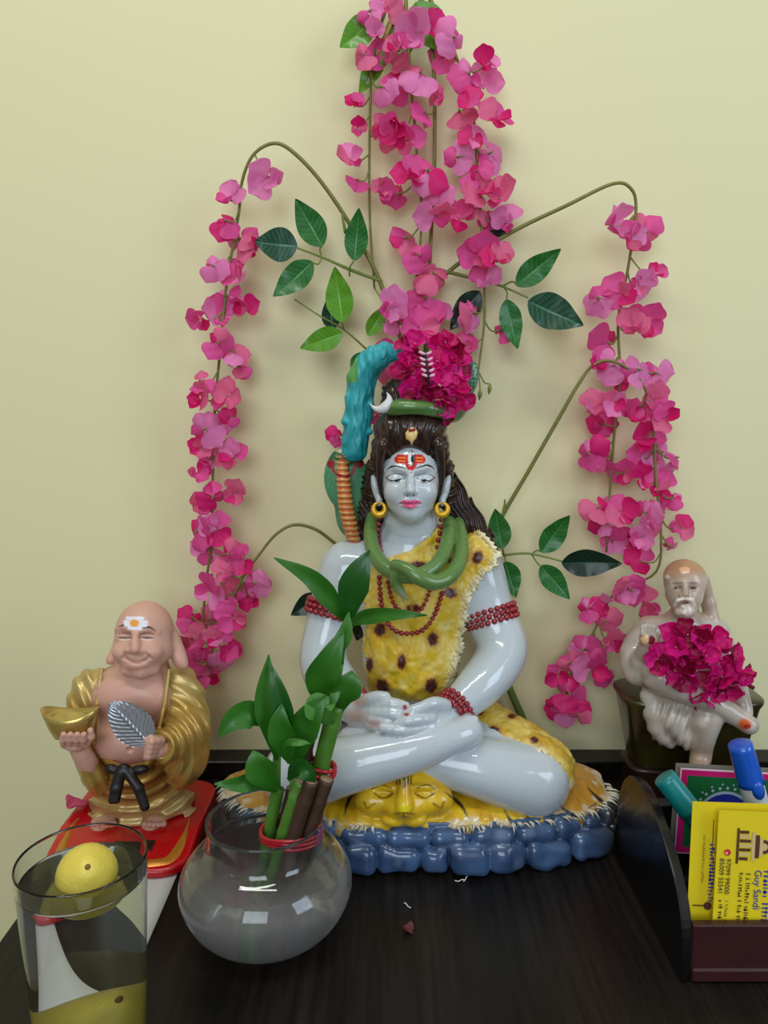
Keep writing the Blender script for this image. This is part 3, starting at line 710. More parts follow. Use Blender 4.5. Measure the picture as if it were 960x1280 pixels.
rr_ = top(v_[:, 0], v_[:, 1], 0); tuft = np.sin(v_[:, 0]*900+3*np.sin(v_[:, 1]*300))
face_ = np.hypot((yp.x-505)/72, (yp.y-1000)/44)
yp.mix(np.clip((rr_-.955+.08*pnoise(yp, 170))/.04, 0, .7)*np.clip((face_-.9)*6, 0, 1), lin(206, 198, 176))
for a, b, c in ([(448, 985), (436, 1000), (430, 1020)], [(556, 990), (575, 1005), (585, 1022)], [(630, 1012), (640, 1028), (655, 1038)], [(690, 1000), (715, 1018), (735, 1022)],
                [(735, 985), (750, 1000), (765, 1010)], [(655, 1018), (672, 1030), (680, 1040)], [(390, 1000), (400, 1020), (405, 1035)]): yp.seg([a, b, c], [1, 5, 1.2], lin(34, 28, 26), 1.6)
for o in (-9, -5, 5, 9): yp.seg([(505+o*1.1, 966), (505+o, 980)], 1.8, lin(34, 28, 20))
yp.seg([(505, 964), (505, 984)], 3.0, lin(34, 28, 20))
for sx in (-1, 1):
    yp.seg([(505+sx*14, 992), (505+sx*26, 998), (505+sx*38, 991)], 1.8, lin(40, 30, 18)); yp.seg([(505+sx*36, 1004), (505+sx*46, 1010), (505+sx*50, 1002)], 2, lin(120, 92, 24))
    yp.seg([(505+sx*16, 985), (505+sx*28, 981), (505+sx*40, 986)], 1.5, lin(70, 52, 20)); yp.spot(505+sx*52, 968, 6, 5, lin(150, 110, 24))
yp.spot(505, 1010, 9, 5, lin(230, 206, 20)); yp.seg([(492, 1018), (505, 1016), (518, 1018)], 1.6, lin(90, 70, 16)); yp.seg([(505, 1016), (505, 1034)], 1.4, lin(90, 70, 16))
part('tiger_skin', (v_, f_), GLAZE, ST, cols=yp.c, label='yellow tiger skin with head, draped over the rocks')
# pale hair tufts hanging from the skin's edge
tl = []
for i in range(120):
    t = math.pi*(1.0+i/119); ex, ey = spow(math.cos(t), .83)*ca, spow(math.sin(t), .83)*cb
    if abs(t-math.pi*1.49) < .13: continue
    for q in range(rs.choice([0, 1, 2])):
        b0 = np.array([cx0+ex*.95, cy0+ey*.87, .0362]); o = np.array([rs.uniform(-.005, .005), rs.uniform(-.002, .002), 0])
        tip = np.array([cx0+ex*.99, cy0+ey*.915, .0345-rs.uniform(.0005, .0045)])+o; mid = (b0+tip)/2+np.array([0, -.0012, .0022])
        tl.append(tube(smooth_path([b0+o*.4, mid, tip], 2), [.0009, .0009, .0008, .0006, .0002], 5))
part('skin_fringe', join(*tl), mat('pale_fur', lin(206, 198, 176), .5, coat=.1), ST, kind='stuff')
# ---------------------------------------------------------------- artificial flower sprays on the wall
PINK = [mat('petal_light', lin(240, 130, 196), .55, transl=.4, noise=(60, .6, lin(244, 160, 210))),
        mat('petal_mid', lin(232, 78, 158), .55, transl=.4, noise=(60, .5, lin(238, 110, 178))),
        mat('petal_hot', lin(222, 24, 116), .55, transl=.35, noise=(60, .5, lin(230, 54, 140))),
        mat('petal_salmon', lin(232, 104, 150), .55, transl=.4, noise=(60, .5, lin(238, 130, 172)))]
def petal_mesh(name, m, w, cup, curl, tipw=1.0, n=9, k=7, ruf=0.0):
    """unit petal growing along +Z, facing -Y"""
    v, f = [], []
    for i in range(n+1):
        t = i/n; wd = w*math.sqrt(max(0, 1-((t-.57)/.45)**2)) if t > .14 else w*.13
        wd = max(wd, w*.10 if t < .5 else w*.12)
        for j in range(k):
            s_ = (j/(k-1))*2-1
            v.append((s_*wd, cup*(s_*s_)*wd*-1.0+curl*t*t+ruf*math.sin(5*s_+9*t), t*(1-.12*s_*s_*t)))
    for i in range(n):
        for j in range(k-1): a = i*k+j; f.append((a, a+1, a+k+1, a+k))
    return make_mesh(name, v, f, m)
PET = [[petal_mesh('petal', m, .56, .35, -.22), petal_mesh('petal', m, .62, .22, .2, ruf=.04), petal_mesh('petal', m, .46, .6, -.3)] for m in PINK]
STEM = mat('stem_olive', lin(122, 122, 62), .5, noise=(120, .5, lin(98, 100, 40)))
STEMG = mat('stem_green', lin(112, 130, 56), .5)
CALYX = make_mesh('floret', *join(sphere((0, .04, 0), .07, 8, 6, (1, 1, 1.3)), tube([(0, .03, 0), (0, .12, .06), (0, .28, .05)], [.05, .035, .03], 6)), STEMG)
def floret(root, px, py, d, size, hue=None, roll=None, face=None, seed=0):
    r = random.Random(seed*7919+int(px*13+py*7))
    roll = r.uniform(-math.pi, math.pi) if roll is None else roll
    n = Vector((r.uniform(-.55, .55), -1, r.uniform(-.45, .5))) if face is None else Vector(face)
    n.normalize(); q = basis((math.sin(roll), 0, math.cos(roll)), (1, 0, 0))
    q = n.rotation_difference(Vector((0, -1, 0))).inverted() @ q
    s_ = size*.88*S(px, py, d)
    o = obj('floret', CALYX, root, loc=Vector(P(px, py, d))-Vector(root.location), rot=q, scale=s_)
    pal = {None: [0, 0, 1, 2], 'l': [0, 0, 0, 1], 'h': [2, 1, 2, 2], 'm': [1, 1, 3, 2], 's': [3, 3, 1, 3]}[hue]
    spec = [(-.72, 1.22, 8), (.72, 1.22, 8), (math.pi-.6, .95, 22), (math.pi+.6, .92, 18)]
    if r.random() < .35: spec.append((r.choice([-1.7, 1.7]), .7, 35))
    for i, (a, ln, tilt) in enumerate(spec):
        a += r.uniform(-.3, .3); tl = math.radians(tilt+r.uniform(-22, 34))
        pq = Quaternion((0, 1, 0), a) @ Quaternion((1, 0, 0), tl)
        h = pal[i % 4] if r.random() < .75 else r.choice([0, 1, 1, 2, 3])
        p = obj('petal', PET[h][r.choice([0, 1, 1]) if i < 2 else r.choice([0, 2])], o, rot=pq, scale=ln*r.uniform(.85, 1.12))
    return o
def leaf_mesh(name, base, rib, edge, gloss=.35, n=40, k=25):
    """unit leaf along +Z, facing -Y, veins as pigment; folded along the midrib, 2 sides thick"""
    v, f, c = [], [], []
    for i in range(n+1):
        t = i/n; wd = .5*(math.sin(math.pi*t**.82)**.85)*(1-.25*t)+.002
        for j in range(k):
            s_ = j/(k-1)*2-1; v.append((s_*wd, -.16*abs(s_)*wd+.06*math.sin(math.pi*t)+.012*math.sin(18*t)*abs(s_)-.10*t*t, t))
            ph = (t*9.5-abs(s_)*1.5) % 1.0; lat = max(0, 1-abs(ph-.5)/.13); mid = max(0, 1-abs(s_)/.07)
            net = max(0, 1-abs(((t*9.5+abs(s_)*5) % 1)-.5)/.16)*.45
            w = max(mid, lat*.75*(abs(s_) < .92), net*.6); e = max(0, abs(s_)-.85)/.15
            col = np.array(base)*(1-w)+np.array(rib)*w; c.append(col*(1-.5*e)+np.array(edge)*.5*e)
    m0 = len(v); v += [(x, y+.012, z) for x, y, z in v]; c += c
    for i in range(n):
        for j in range(k-1): a = i*k+j; f += [(a, a+1, a+k+1, a+k), (m0+a, m0+a+k, m0+a+k+1, m0+a+1)]
    return make_mesh(name, v, f, mat('leaf_'+name, base, gloss, vcol=True, coat=.1, transl=.12), True, np.array(c))
LEAF = {'d': leaf_mesh('dark', lin(16, 62, 40), lin(70, 130, 96), lin(18, 70, 40)),
        'm': leaf_mesh('mid', lin(26, 98, 34), lin(76, 142, 74), lin(40, 120, 36)),
        'b': leaf_mesh('bright', lin(82, 142, 22), lin(112, 168, 40), lin(92, 150, 30)),
        'k': leaf_mesh('black', lin(10, 38, 26), lin(30, 66, 48), lin(10, 40, 26))}
def leaf(root, kind, bx, by, tx, ty, w, d, dt=0.0, roll=0.0):
    a, b = Vector(P(bx, by, d)), Vector(P(tx, ty, d+dt)); L = (b-a).length
    q = basis(b-a, Vector((0, 1, 0)).cross(b-a)*-1) @ Quaternion((0, 0, 1), roll)
    # local -Y must look into the room
    if (q @ Vector((0, -1, 0))).y > 0: q = q @ Quaternion((0, 0, 1), math.pi)
    return obj('leaf', LEAF[kind], root, loc=a-Vector(root.location), rot=q, scale=(w*S(bx, by, d)/.86, L, L))
def stem(root, pts, m=None, n=6, name='stem'):
    return part(name, ptube(pts, n, 8), m or STEM, root)
def strand(root, stems, florets, seed, dlo, dhi, size=25):
    """florets, each with a thin stalk from the nearest stem"""
    P3 = []
    for st in stems: P3 += [k for k in smooth_path(st, 8)]
    P3 = np.array(P3); r = random.Random(seed)
    for f in florets:
        px, py = f[:2]; hue = f[2] if len(f) > 2 and f[2] else None; sz = f[3] if len(f) > 3 else size*r.uniform(.9, 1.12)
        d = r.uniform(dlo, dhi); o = floret(root, px, py, d, sz, hue, seed=seed)
        i = int(np.argmin((P3[:, 0]-px)**2+(P3[:, 1]-(py-14))**2)); k = P3[i]
        if math.hypot(k[0]-px, k[1]-py) < 75:
            mid = ((k[0]+px)/2+r.uniform(-4, 4), (k[1]+py)/2+7, (k[2]+d)/2, 1.0)
            part('flower_stalk', ptube([(k[0], k[1], k[2], 1.1), mid, (px, py, d, 1.0)], 4, 5), STEMG, root)
# --- bunch hanging from above
T0 = P(520, -30, .70)
top = thing('hanging_flower_spray', 'thick bunch of pink artificial blossoms hanging down the wall above the statue', 'artificial flowers', T0)
ts = [[(515, -40, .700, 4), (540, 60, .697, 2.8), (543, 200, .698, 2.5), (537, 330, .699, 2.6), (533, 440, .70, 4)],
      [(500, -40, .698, 3), (468, 60, .692, 2), (463, 130, .692, 1.8), (462, 260, .695, 1.7), (468, 360, .70, 1.4)],
      [(505, -40, .698, 3), (512, 80, .690, 2), (521, 190, .69, 1.7), (527, 270, .69, 1.6), (520, 350, .695, 1.5), (505, 420, .70, 1.3)],
      [(520, -40, .698, 3), (565, 60, .692, 2), (588, 120, .690, 1.9), (596, 200, .69, 1.7), (602, 290, .69, 1.7), (606, 390, .69, 1.6), (597, 470, .69, 1.3)]]
for q in ts: stem(top, q)
stem(top, [(470, 70, .693, 2.6), (490, 25, .694, 3), (505, -25, .698, 3.4)], mat('stem_tan', lin(170, 140, 80), .55))
for e in ((588, 505), (600, 497), (612, 490)): part('flower_bud', ptube([(597, 462, .69, 1.1), ((597+e[0])/2+1, 478, .689, 1), (e[0], e[1]-10, .688, 1.2), (e[0], e[1]-4, .688, 3.0), (e[0]-1, e[1]+3, .688, .6)], 3, 6), STEMG, top)
strand(top, ts, [(462, 14, 'l', 20), (482, 12, 'm', 26), (468, 40, 'l', 16), (520, 42, 'l', 30), (540, 36, 'h', 22), (568, 46, 'l', 25), (556, 70, 'm'), (455, 68, 's', 20), (490, 78, 's', 30),
    (506, 100, 'h', 30), (526, 92, 'l', 32), (478, 108, 'l', 24), (497, 62, 'm', 22), (586, 92, 'm'), (607, 82, 'h', 20), (443, 132, 'h', 17), (446, 160, 's', 15), (603, 108, 'l'), (574, 140, 's', 26), (585, 128, 'h', 20),
    (620, 148, 'h', 28), (532, 142, 'm', 22), (548, 122, 's', 16), (474, 168, 's', 26), (496, 160, 'h', 26), (510, 176, 'm', 24), (438, 200, 'l', 24), (447, 226, 'm', 18), (592, 175, 'h', 20),
    (572, 196, 'l', 24), (612, 192, 'l', 25), (596, 214, 'h', 20), (534, 214, 'l', 30), (512, 222, 'h', 26), (548, 236, 'l', 24), (497, 242, 'm', 24), (478, 238, 's', 18), (600, 238, 'm', 26), (624, 248, 's', 28),
    (634, 278, 'l', 24), (612, 268, 'm', 20), (545, 270, 'l', 28), (574, 274, 'm', 28), (506, 298, 's', 26), (524, 318, 'm', 22), (600, 322, 'm', 30), (622, 326, 's', 22), (543, 342, 's', 28), (532, 372, 'm', 30),
    (606, 352, 'm', 22), (592, 390, 'l', 28), (628, 412, 's', 22), (488, 386, 'l', 26), (497, 402, 'l', 20), (526, 412, 'm', 26), (582, 432, 's', 22), (548, 398, 's', 20), (484, 440, 'm', 18), (470, 520, 's', 16), (424, 545, 'h', 16), (478, 462, 's', 22)], 11, .672, .694, 25)
for q in (('b', 468, 22, 425, 62, 34, .690), ('b', 478, 62, 449, 120, 24, .692), ('b', 520, 2, 552, 68, 44, .694), ('b', 505, 15, 498, 84, 40, .697)): leaf(top, *q)
# --- two arching branches rising from behind the statue's head
mid = thing('arching_flower_spray', 'pink flower branches arching out from behind the head and hanging left and upper right', 'artificial flowers', P(500, 440, .70))
ms = [[(520, 470, .705, 3.2), (492, 400, .70, 3), (472, 345, .698, 2.9), (440, 285, .69, 2.8), (405, 232, .68, 2.6), (372, 195, .675, 2.6), (345, 179, .675, 2.3), (318, 192, .677, 2), (303, 225, .682, 1.9), (298, 270, .685, 1.8),
       (284, 350, .688, 1.7), (276, 430, .69, 1.7), (268, 520, .69, 1.7), (266, 600, .69, 1.7), (264, 680, .69, 1.6), (258, 725, .69, 1.6), (252, 790, .69, 1.3)],
      [(510, 470, .705, 3), (528, 390, .70, 3), (560, 340, .697, 2.8), (640, 290, .688, 2.7), (710, 256, .68, 2.5), (765, 230, .675, 2.3), (788, 235, .676, 2), (795, 262, .68, 1.9), (786, 330, .684, 1.8),
       (773, 400, .687, 1.8), (775, 470, .69, 1.7), (768, 540, .69, 1.7), (762, 620, .69, 1.6), (758, 690, .69, 1.3)]]
for q in ms: stem(mid, q)
strand(mid, ms, [(336, 222, 'l', 27), (288, 250, 'l', 22), (282, 276, 'h', 24), (300, 298, 'l', 28), (318, 312, 's', 22), (266, 332, 'l', 22), (298, 346, 'm', 26), (285, 370, 'l', 24), (252, 398, 'm', 22), (274, 398, 'l', 30), (303, 382, 'm', 20), (272, 428, 'm', 24),
    (292, 440, 's', 22), (300, 458, 's', 16), (250, 476, 'm', 20), (252, 500, 'h', 22), (284, 496, 's', 26), (290, 520, 'h', 16), (256, 536, 'l', 26), (272, 532, 'm', 20), (250, 560, 'h', 20), (262, 574, 'l', 20), (292, 572, 'm', 24), (246, 592, 's', 20),
    (266, 620, 'h', 26), (292, 616, 's', 22), (252, 632, 's', 20), (246, 664, 'm', 26), (272, 662, 'h', 26), (258, 688, 'l', 22), (285, 692, 'm', 22)], 21, .672, .692, 25)
strand(mid, ms[1:], [(764, 282, 'l', 32), (808, 290, 'm', 30), (788, 300, 'm', 22), (748, 372, 'l', 26), (776, 366, 'm', 26), (798, 358, 'l', 24), (820, 344, 'h', 16), (808, 402, 'm', 26), (790, 412, 's', 26), (762, 428, 'm', 26), (768, 456, 'l', 26), (744, 456, 'h', 16),
    (798, 462, 'l', 26), (820, 466, 'l', 24), (775, 478, 'h', 16), (742, 512, 'm', 26), (756, 530, 'h', 24), (768, 502, 'l', 22), (786, 520, 'h', 26), (736, 566, 'l', 24), (760, 574, 's', 20), (780, 590, 'm', 24), (748, 634, 's', 26), (776, 640, 'm', 28),
    (752, 656, 'h', 18), (764, 676, 'l', 22), (784, 672, 'h', 18)], 31, .672, .692, 26)
for q in (('d', 372, 308, 318, 303, 40, .678, -.004), ('m', 403, 308, 370, 250, 34, .684, .0), ('m', 443, 326, 449, 261, 28, .684, -.002), ('m', 391, 327, 342, 372, 32, .682, -.004), ('b', 428, 403, 419, 335, 33, .682, .004),
          ('d', 416, 412, 410, 372, 22, .694, 0), ('b', 428, 416, 375, 436, 28, .680, -.003), ('b', 460, 420, 483, 381, 20, .690, 0), ('m', 645, 357, 700, 312, 30, .682, -.003), ('d', 660, 376, 728, 408, 42, .680, -.004), ('m', 633, 374, 646, 437, 27, .682, .0),
          ('k', 600, 364, 562, 413, 30, .697, 0), ('k', 610, 300, 630, 270, 28, .698, 0), ('m', 455, 440, 443, 475, 24, .698, 0)): leaf(mid, *q)
for q in ([(478, 352, .698, 2), (440, 338, .694, 2.2), (404, 322, .688, 1.5), (372, 310, .68, 1.2)], [(402, 322, .688, 1.3), (400, 312, .686, 1.1), (403, 306, .684, 1)], [(402, 322, .688, 1.2), (398, 330, .685, 1.1), (390, 328, .682, 1)],
          [(462, 440, .698, 1.5), (430, 412, .69, 1.3), (400, 395, .688, 1.1), (368, 374, .688, 1)], [(430, 412, .69, 1.2), (428, 403, .684, 1.1)], [(437, 345, .694, 1.2), (437, 335, .688, 1.1), (443, 325, .684, 1)], [(560, 340, .697, 2.4), (600, 350, .692, 2), (628, 358, .688, 1.5), (660, 372, .682, 1.2)],
          [(628, 358, .688, 1.3), (640, 352, .685, 1.2), (646, 356, .682, 1)], [(630, 359, .688, 1.2), (634, 366, .684, 1.1), (633, 375, .682, 1)], [(432, 292, .688, 2.2), (428, 270, .686, 1.6), (428, 262, .686, 1.2)]): stem(mid, q, STEMG, 4, 'leaf_stalk')
# --- two lower branches from behind the statue's back
low = thing('low_flower_spray', 'pink flower branches with glossy leaves reaching out low from behind the seated statue', 'artificial flowers', P(600, 700, .70))
ls = [[(590, 720, .705, 2.6), (628, 645, .70, 2.6), (660, 590, .692, 2.5), (700, 520, .682, 2.4), (722, 482, .678, 2.2), (742, 456, .677, 1.9), (768, 452, .677, 1.8), (800, 475, .678, 1.7), (815, 520, .68, 1.7), (820, 600, .683, 1.7), (826, 660, .685, 1.7), (820, 715, .687, 1.5), (770, 740, .69, 1.4), (742, 790, .69, 1.4), (712, 850, .69, 1.4), (705, 905, .69, 1.2)],
      [(450, 700, .705, 2.4), (420, 680, .70, 2.2), (395, 662, .69, 2.1), (368, 656, .683, 2), (345, 668, .681, 1.8), (325, 692, .683, 1.6), (305, 720, .685, 1.5), (285, 760, .688, 1.4), (270, 800, .69, 1.3), (255, 845, .69, 1.1)]]
for q in ls: stem(low, q)
strand(low, ls, [(815, 500, 's', 26), (834, 522, 'h', 22), (800, 508, 'm', 24), (806, 548, 'h', 26), (828, 565, 'l', 26), (846, 572, 'l', 20), (802, 572, 'm', 26), (800, 598, 'h', 22), (822, 606, 'm', 24), (842, 622, 'h', 18), (806, 640, 'l', 26), (826, 636, 'm', 20), (850, 660, 's', 20), (840, 682, 's', 14),
    (800, 672, 'l', 22), (812, 655, 's', 22), (800, 702, 'h', 22), (788, 736, 'm', 24), (806, 756, 's', 26), (776, 742, 'l', 20), (746, 754, 'l', 22), (734, 760, 'm', 18), (757, 776, 's', 20), (752, 806, 'm', 24), (765, 800, 's', 20), (728, 812, 'l', 22), (740, 836, 'm', 26), (752, 846, 'h', 18), (712, 828, 's', 20), (698, 842, 'h', 18), (712, 866, 'h', 26), (706, 888, 'l', 22), (722, 892, 's', 18), (694, 880, 'h', 14)], 41, .674, .693, 25)
strand(low, ls[1:], [(302, 700, 'm', 24), (282, 716, 's', 20), (318, 728, 'l', 24), (316, 748, 'h', 22), (296, 736, 's', 22), (262, 738, 'l', 26), (276, 752, 'm', 24), (240, 772, 'h', 22), (262, 774, 's', 24), (290, 772, 'm', 22), (246, 800, 's', 24), (270, 800, 'm', 24), (284, 816, 'h', 18), (232, 808, 's', 18), (252, 826, 'm', 24), (272, 832, 'l', 20), (246, 846, 'h', 24), (264, 846, 'h', 18)], 51, .672, .692, 24)
for q in (('m', 628, 686, 618, 635, 28, .684, 0), ('m', 677, 691, 711, 643, 28, .682, -.003), ('k', 702, 704, 776, 703, 33, .676, -.004), ('m', 676, 707, 711, 748, 27, .682, -.002), ('m', 632, 702, 644, 746, 27, .682, 0), ('k', 402, 745, 364, 768, 26, .692, 0), ('k', 455, 772, 446, 800, 22, .694, 0)): leaf(low, *q)
for q in ([(600, 698, .70, 2), (630, 694, .692, 1.8), (662, 692, .686, 1.5), (704, 702, .677, 1.2)], [(630, 694, .692, 1.3), (628, 685, .685, 1.1)], [(665, 692, .686, 1.2), (672, 688, .684, 1.1), (678, 690, .682, 1)], [(664, 692, .686, 1.2), (672, 704, .684, 1.1), (677, 708, .682, 1)],
          [(631, 694, .692, 1.2), (632, 703, .684, 1)], [(628, 648, .699, 2.2), (631, 630, .696, 1.5), (631, 624, .696, 1.1)]): stem(low, q, STEMG, 4, 'leaf_stalk')
stem(low, [(560, 690, .705, 4), (595, 765, .704, 4.4), (628, 838, .703, 4.6), (640, 868, .702, 4.8), (652, 895, .701, 5), (662, 918, .700, 5)], mat('stem_thick', lin(86, 104, 44), .5), 4, 'main_stem')
# ---------------------------------------------------------------- laughing monk figure on its red stand
MK = thing('monk_figurine', 'bald laughing monk figurine in a gold robe on a red stand', 'figurine', P(172, 1060, .595)*[1, 1, 0])
SKIN = mat('monk_skin', lin(196, 146, 126), .42, vcol=True, coat=.08, sss=.15)
GOLDM = mat('gold_robe', lin(176, 136, 56), .36, metal=.45, coat=.25, vcol=True)
GOLD2 = mat('gold_bright', lin(196, 170, 96), .28, metal=.7, coat=.2)
# --- skin: head, chest, belly, hands, feet in one surface
K = Sculpt.px(70, 745, 250, 1045, .525, .655, .0008)
K.pe(181, 789, .598, 35, 37, 38, 6); K.pe(179, 812, .592, 37, 33, 25, 12); K.pe(172, 829, .578, 16, 14, 9, 8)
K.path([(180, 835, .604, 30), (175, 850, .606, 34)], 10)
K.pe(170, 872, .606, 58, 36, 45, 14); K.pe(163, 918, .598, 50, 44, 38, 14)
K.pe(148, 872, .586, 26, 16, 22, 26); K.pe(190, 874, .586, 24, 16, 22, 26)
hd_ = K.hit
for ex in (156, 184):
    K.pe(ex, 796, hd_(ex, 796)-.001, 13, 6, 6, 5, op='s'); K.pe(ex, 797.5, hd_(ex, 797.5)+.0028, 11, 7, 5.4, 3)
K.path([(146, 787, hd_(146, 787)+.001, 3), (156, 783, hd_(156, 783)+.001, 3.4), (165, 787, hd_(165, 787)+.001, 3)], 4)
K.path([(175, 788, hd_(175, 788)+.001, 3), (186, 785, hd_(186, 785)+.001, 3.4), (197, 790, hd_(197, 790)+.001, 3)], 4)
n_ = hd_(169, 800)
K.path([(169, 793, n_+.0008, 4), (169, 804, n_-.002, 5), (169, 811, n_-.0042, 6.5)], 4); K.pe(161, 812, n_-.001, 5, 6, 4.4, 3); K.pe(177, 813, n_-.001, 5, 6, 4.4, 3)
for cx in (152, 190): K.pe(cx, 815, hd_(cx, 815)+.0035, 12, 10, 10, 6)
K.path([(156, 822, hd_(156, 822), 2.2), (164, 827, hd_(164, 827)-.0004, 1.7), (171, 828.5, hd_(171, 828)-.0006, 1.7), (180, 826.5, hd_(180, 826)-.0004, 1.7), (187, 822, hd_(187, 822), 2.2)], 2.2, op='s')
K.path([(163, 830.5, hd_(163, 831)+.001, 2), (172, 832.5, hd_(172, 833)+.001, 2.2), (181, 830.5, hd_(181, 831)+.001, 2)], 3)
K.path([(158, 817, hd_(158, 817), 1), (153, 823, hd_(153, 823), .9)], 3, op='s'); K.path([(182, 817, hd_(182, 817), 1), (189, 823, hd_(189, 823), .9)], 3, op='s')
K.path([(160, 838, .578, 8), (176, 840, .576, 8), (192, 836, .582, 8)], 5)                     # double chin
K.path([(213, 788, .604, 7), (219, 806, .604, 8), (225, 824, .600, 8), (230, 832, .598, 4)], 4, n=3); K.pe(217, 800, .595, 4, 5, 11, 3, op='s')
K.path([(147, 808, .612, 6), (143, 820, .606, 6), (137, 826, .602, 4)], 4, n=3)
K.pe(162, 937, K.hit(162, 937), 3, 3, 3, 3, op='s')
K.path([(112, 958, .570, 11), (106, 948, .565, 11), (97, 936, .560, 10)], 4, n=2)              # forearm and hand under the ingot
K.pe(94, 930, .557, 15, 13, 8, 4)
for i in range(4): K.path([(80+8.5*i, 931-.4*i, .552, 4.6), (79+8.5*i, 924, .543, 4.4), (79.5+8.5*i, 918, .541, 3.8)], 1.6)
K.path([(108, 930, .552, 5), (114, 921, .547, 4.5), (113, 913, .546, 4)], 2)
K.path([(214, 930, .568, 12), (198, 937, .556, 11)], 4)                                        # hand with the leaf
for i in range(4): K.path([(202-2*i, 926+5.6*i, .553, 5), (190-1.4*i, 927+6.0*i, .545, 4.8), (184-.4*i, 931+5.4*i, .549, 4)], 1.6, n=2)
K.path([(200, 925, .555, 5), (189, 921, .548, 4.4), (182, 924, .547, 3.8)], 2)
for fx, fd_ in ((131, .592), (193, .592)):
    K.pe(fx, 1026, fd_, 16, 22, 9, 4)
    for i in range(5): K.pe(fx-12+6*i, 1031-.5*abs(i-2), fd_-.014+.0012*abs(i-2), 3.6, 4.5, 3.6, 1.5)
kv, kf = K.mesh(); kp = Paint(kv, lin(210, 162, 144))
kp.mix(.15+.4*pnoise(kp, 60), lin(200, 150, 130))
kp.seg([(148, 783), (155, 781.5), (162, 784.5)], [.8, 2.4, 1.2], lin(26, 16, 12)); kp.seg([(176, 786), (186, 784), (195, 788.5)], [1.2, 2.6, .8], lin(26, 16, 12))
for ex, lo_ in ((156, -1), (184, 1)):
    kp.seg([(ex-9, 796.5), (ex, 797.2), (ex+9, 797.6)], [.8, 2.4, .8], lin(24, 14, 12)); kp.seg([(ex-8, 799), (ex, 800.2), (ex+8, 799)], 1.1, lin(225, 205, 195)); kp.seg([(ex-8, 792.5), (ex, 791), (ex+8, 792.5)], 1, lin(140, 90, 76))
for y, a, b in ((772.5, 159, 178), (777, 156, 183), (781, 157, 182), (785, 161, 176)): kp.seg([(a, y), (b, y+.6)], 4.2, lin(228, 226, 236), 1.4)
kp.spot(168, 779, 6, 4.6, lin(232, 158, 60)); kp.seg([(158, 823), (171, 828.6), (185, 823)], 1.1, lin(150, 88, 80))
part('body', (kv, kf), SKIN, MK, cols=kp.c, label='pinkish bare skin with white and orange forehead mark')
# --- robe: open jacket with wide sleeves
G = Sculpt.px(82, 822, 268, 1000, .535, .665, .00085)
def fold(cx, cy, f, a): return lambda x, y, z: a*np.sin(f*np.hypot(proj(x, y, z)[0]-cx, proj(x, y, z)[1]-cy))
G.pe(171, 875, .611, 68, 40, 50, 8); G.pe(170, 925, .611, 66, 40, 48, 12)
gu, gw = proj(G.ax[0][:, None, None], G.ax[1][None, :, None], G.ax[2][None, None, :])
ope = np.minimum(gu-np.interp(gw, [822, 840, 880, 935, 990], [136, 126, 121, 117, 110]), np.interp(gw, [822, 840, 880, 935, 990], [206, 211, 206, 196, 190])-gu)
frontm = (G.ax[1][None, :, None]+WALL_D) < .618
G.D = np.maximum(G.D, np.where(frontm, np.broadcast_to(ope, G.D.shape)*.00062, -1)).astype(np.float32)
pl = lambda x, y, z: .0010*np.sin(.42*(proj(x, y, z)[0]*.75-proj(x, y, z)[1]*.35))
G.path([(222, 858, .606, 26), (231, 890, .595, 26), (234, 922, .583, 25), (232, 950, .583, 23), (226, 972, .585, 15)], 8, disp=fold(190, 940, .42, .0009), n=3)
G.path([(236, 915, .578, 26), (206, 932, .562, 21)], 8, disp=fold(196, 935, .5, .0011))
G.path([(114, 858, .608, 22), (107, 890, .600, 20), (112, 940, .586, 19), (121, 978, .580, 14)], 8, disp=pl, n=3)
G.path([(110, 957, .570, 13), (117, 970, .574, 15), (124, 985, .580, 9)], 6, disp=pl)
G.pe(200, 935, .550, 14, 12, 15, 2, op='s')                                                     # dark cuff opening
G.path([(211, 838, .589, 2.6), (206, 880, .575, 2.6), (197, 918, .566, 2.4)], 2); G.path([(127, 838, .590, 2.4), (121, 880, .578, 2.4), (118, 930, .572, 2.4)], 2)
v_, f_ = G.mesh(); gp = Paint(v_, lin(186, 152, 78)); gp.mix(.2+.5*pnoise(gp, 70), lin(160, 120, 52)); gp.mix(np.clip((880-gp.y)/40, 0, .5), lin(208, 190, 130))
part('robe', (v_, f_), GOLDM, MK, cols=gp.c, label='gold open robe with wide pleated sleeves')
# --- skirt
W = Sculpt.px(100, 935, 262, 1045, .53, .67, .00085)
u_f = fold(160, 925, .40, .0013)
wx, wy = P(178, 1010, .61)[0], -WALL_D+.612
def skirt_f(x, y, z):
    t = np.clip((z-.0165)/.055, 0, 1); th_ = np.arctan2(y-wy, x-wx)
    a_ = .0415-.0105*t+.0035*np.exp(-((z-.0165)/.008)**2); b_ = .030-.001*t
    pl_ = 0.0008*np.sin(th_*11+1.2*np.sin(z*90))*(1-.8*t)*(np.abs(np.cos(th_)) > .25)
    cx_ = wx-.007*t
    return np.maximum((np.sqrt(((x-cx_)/a_)**2+((y-wy)/b_)**2)-1)*.03+pl_, np.maximum(.0163-z, z-.076))
W.put(skirt_f, (wx-.05, wy-.04, .016), (wx+.05, wy+.04, .078), .002, disp=u_f)
W.pe(163, 962, .603, 48, 42, 26, 10, disp=u_f)
for fx in (131, 193): W.pe(fx, 1030, .580, 17, 18, 10, 3, op='s')
W.path([(124, 945, .583, 4), (145, 957, .566, 4), (165, 960, .561, 4), (186, 954, .566, 4), (200, 945, .575, 4)], 2, n=2)
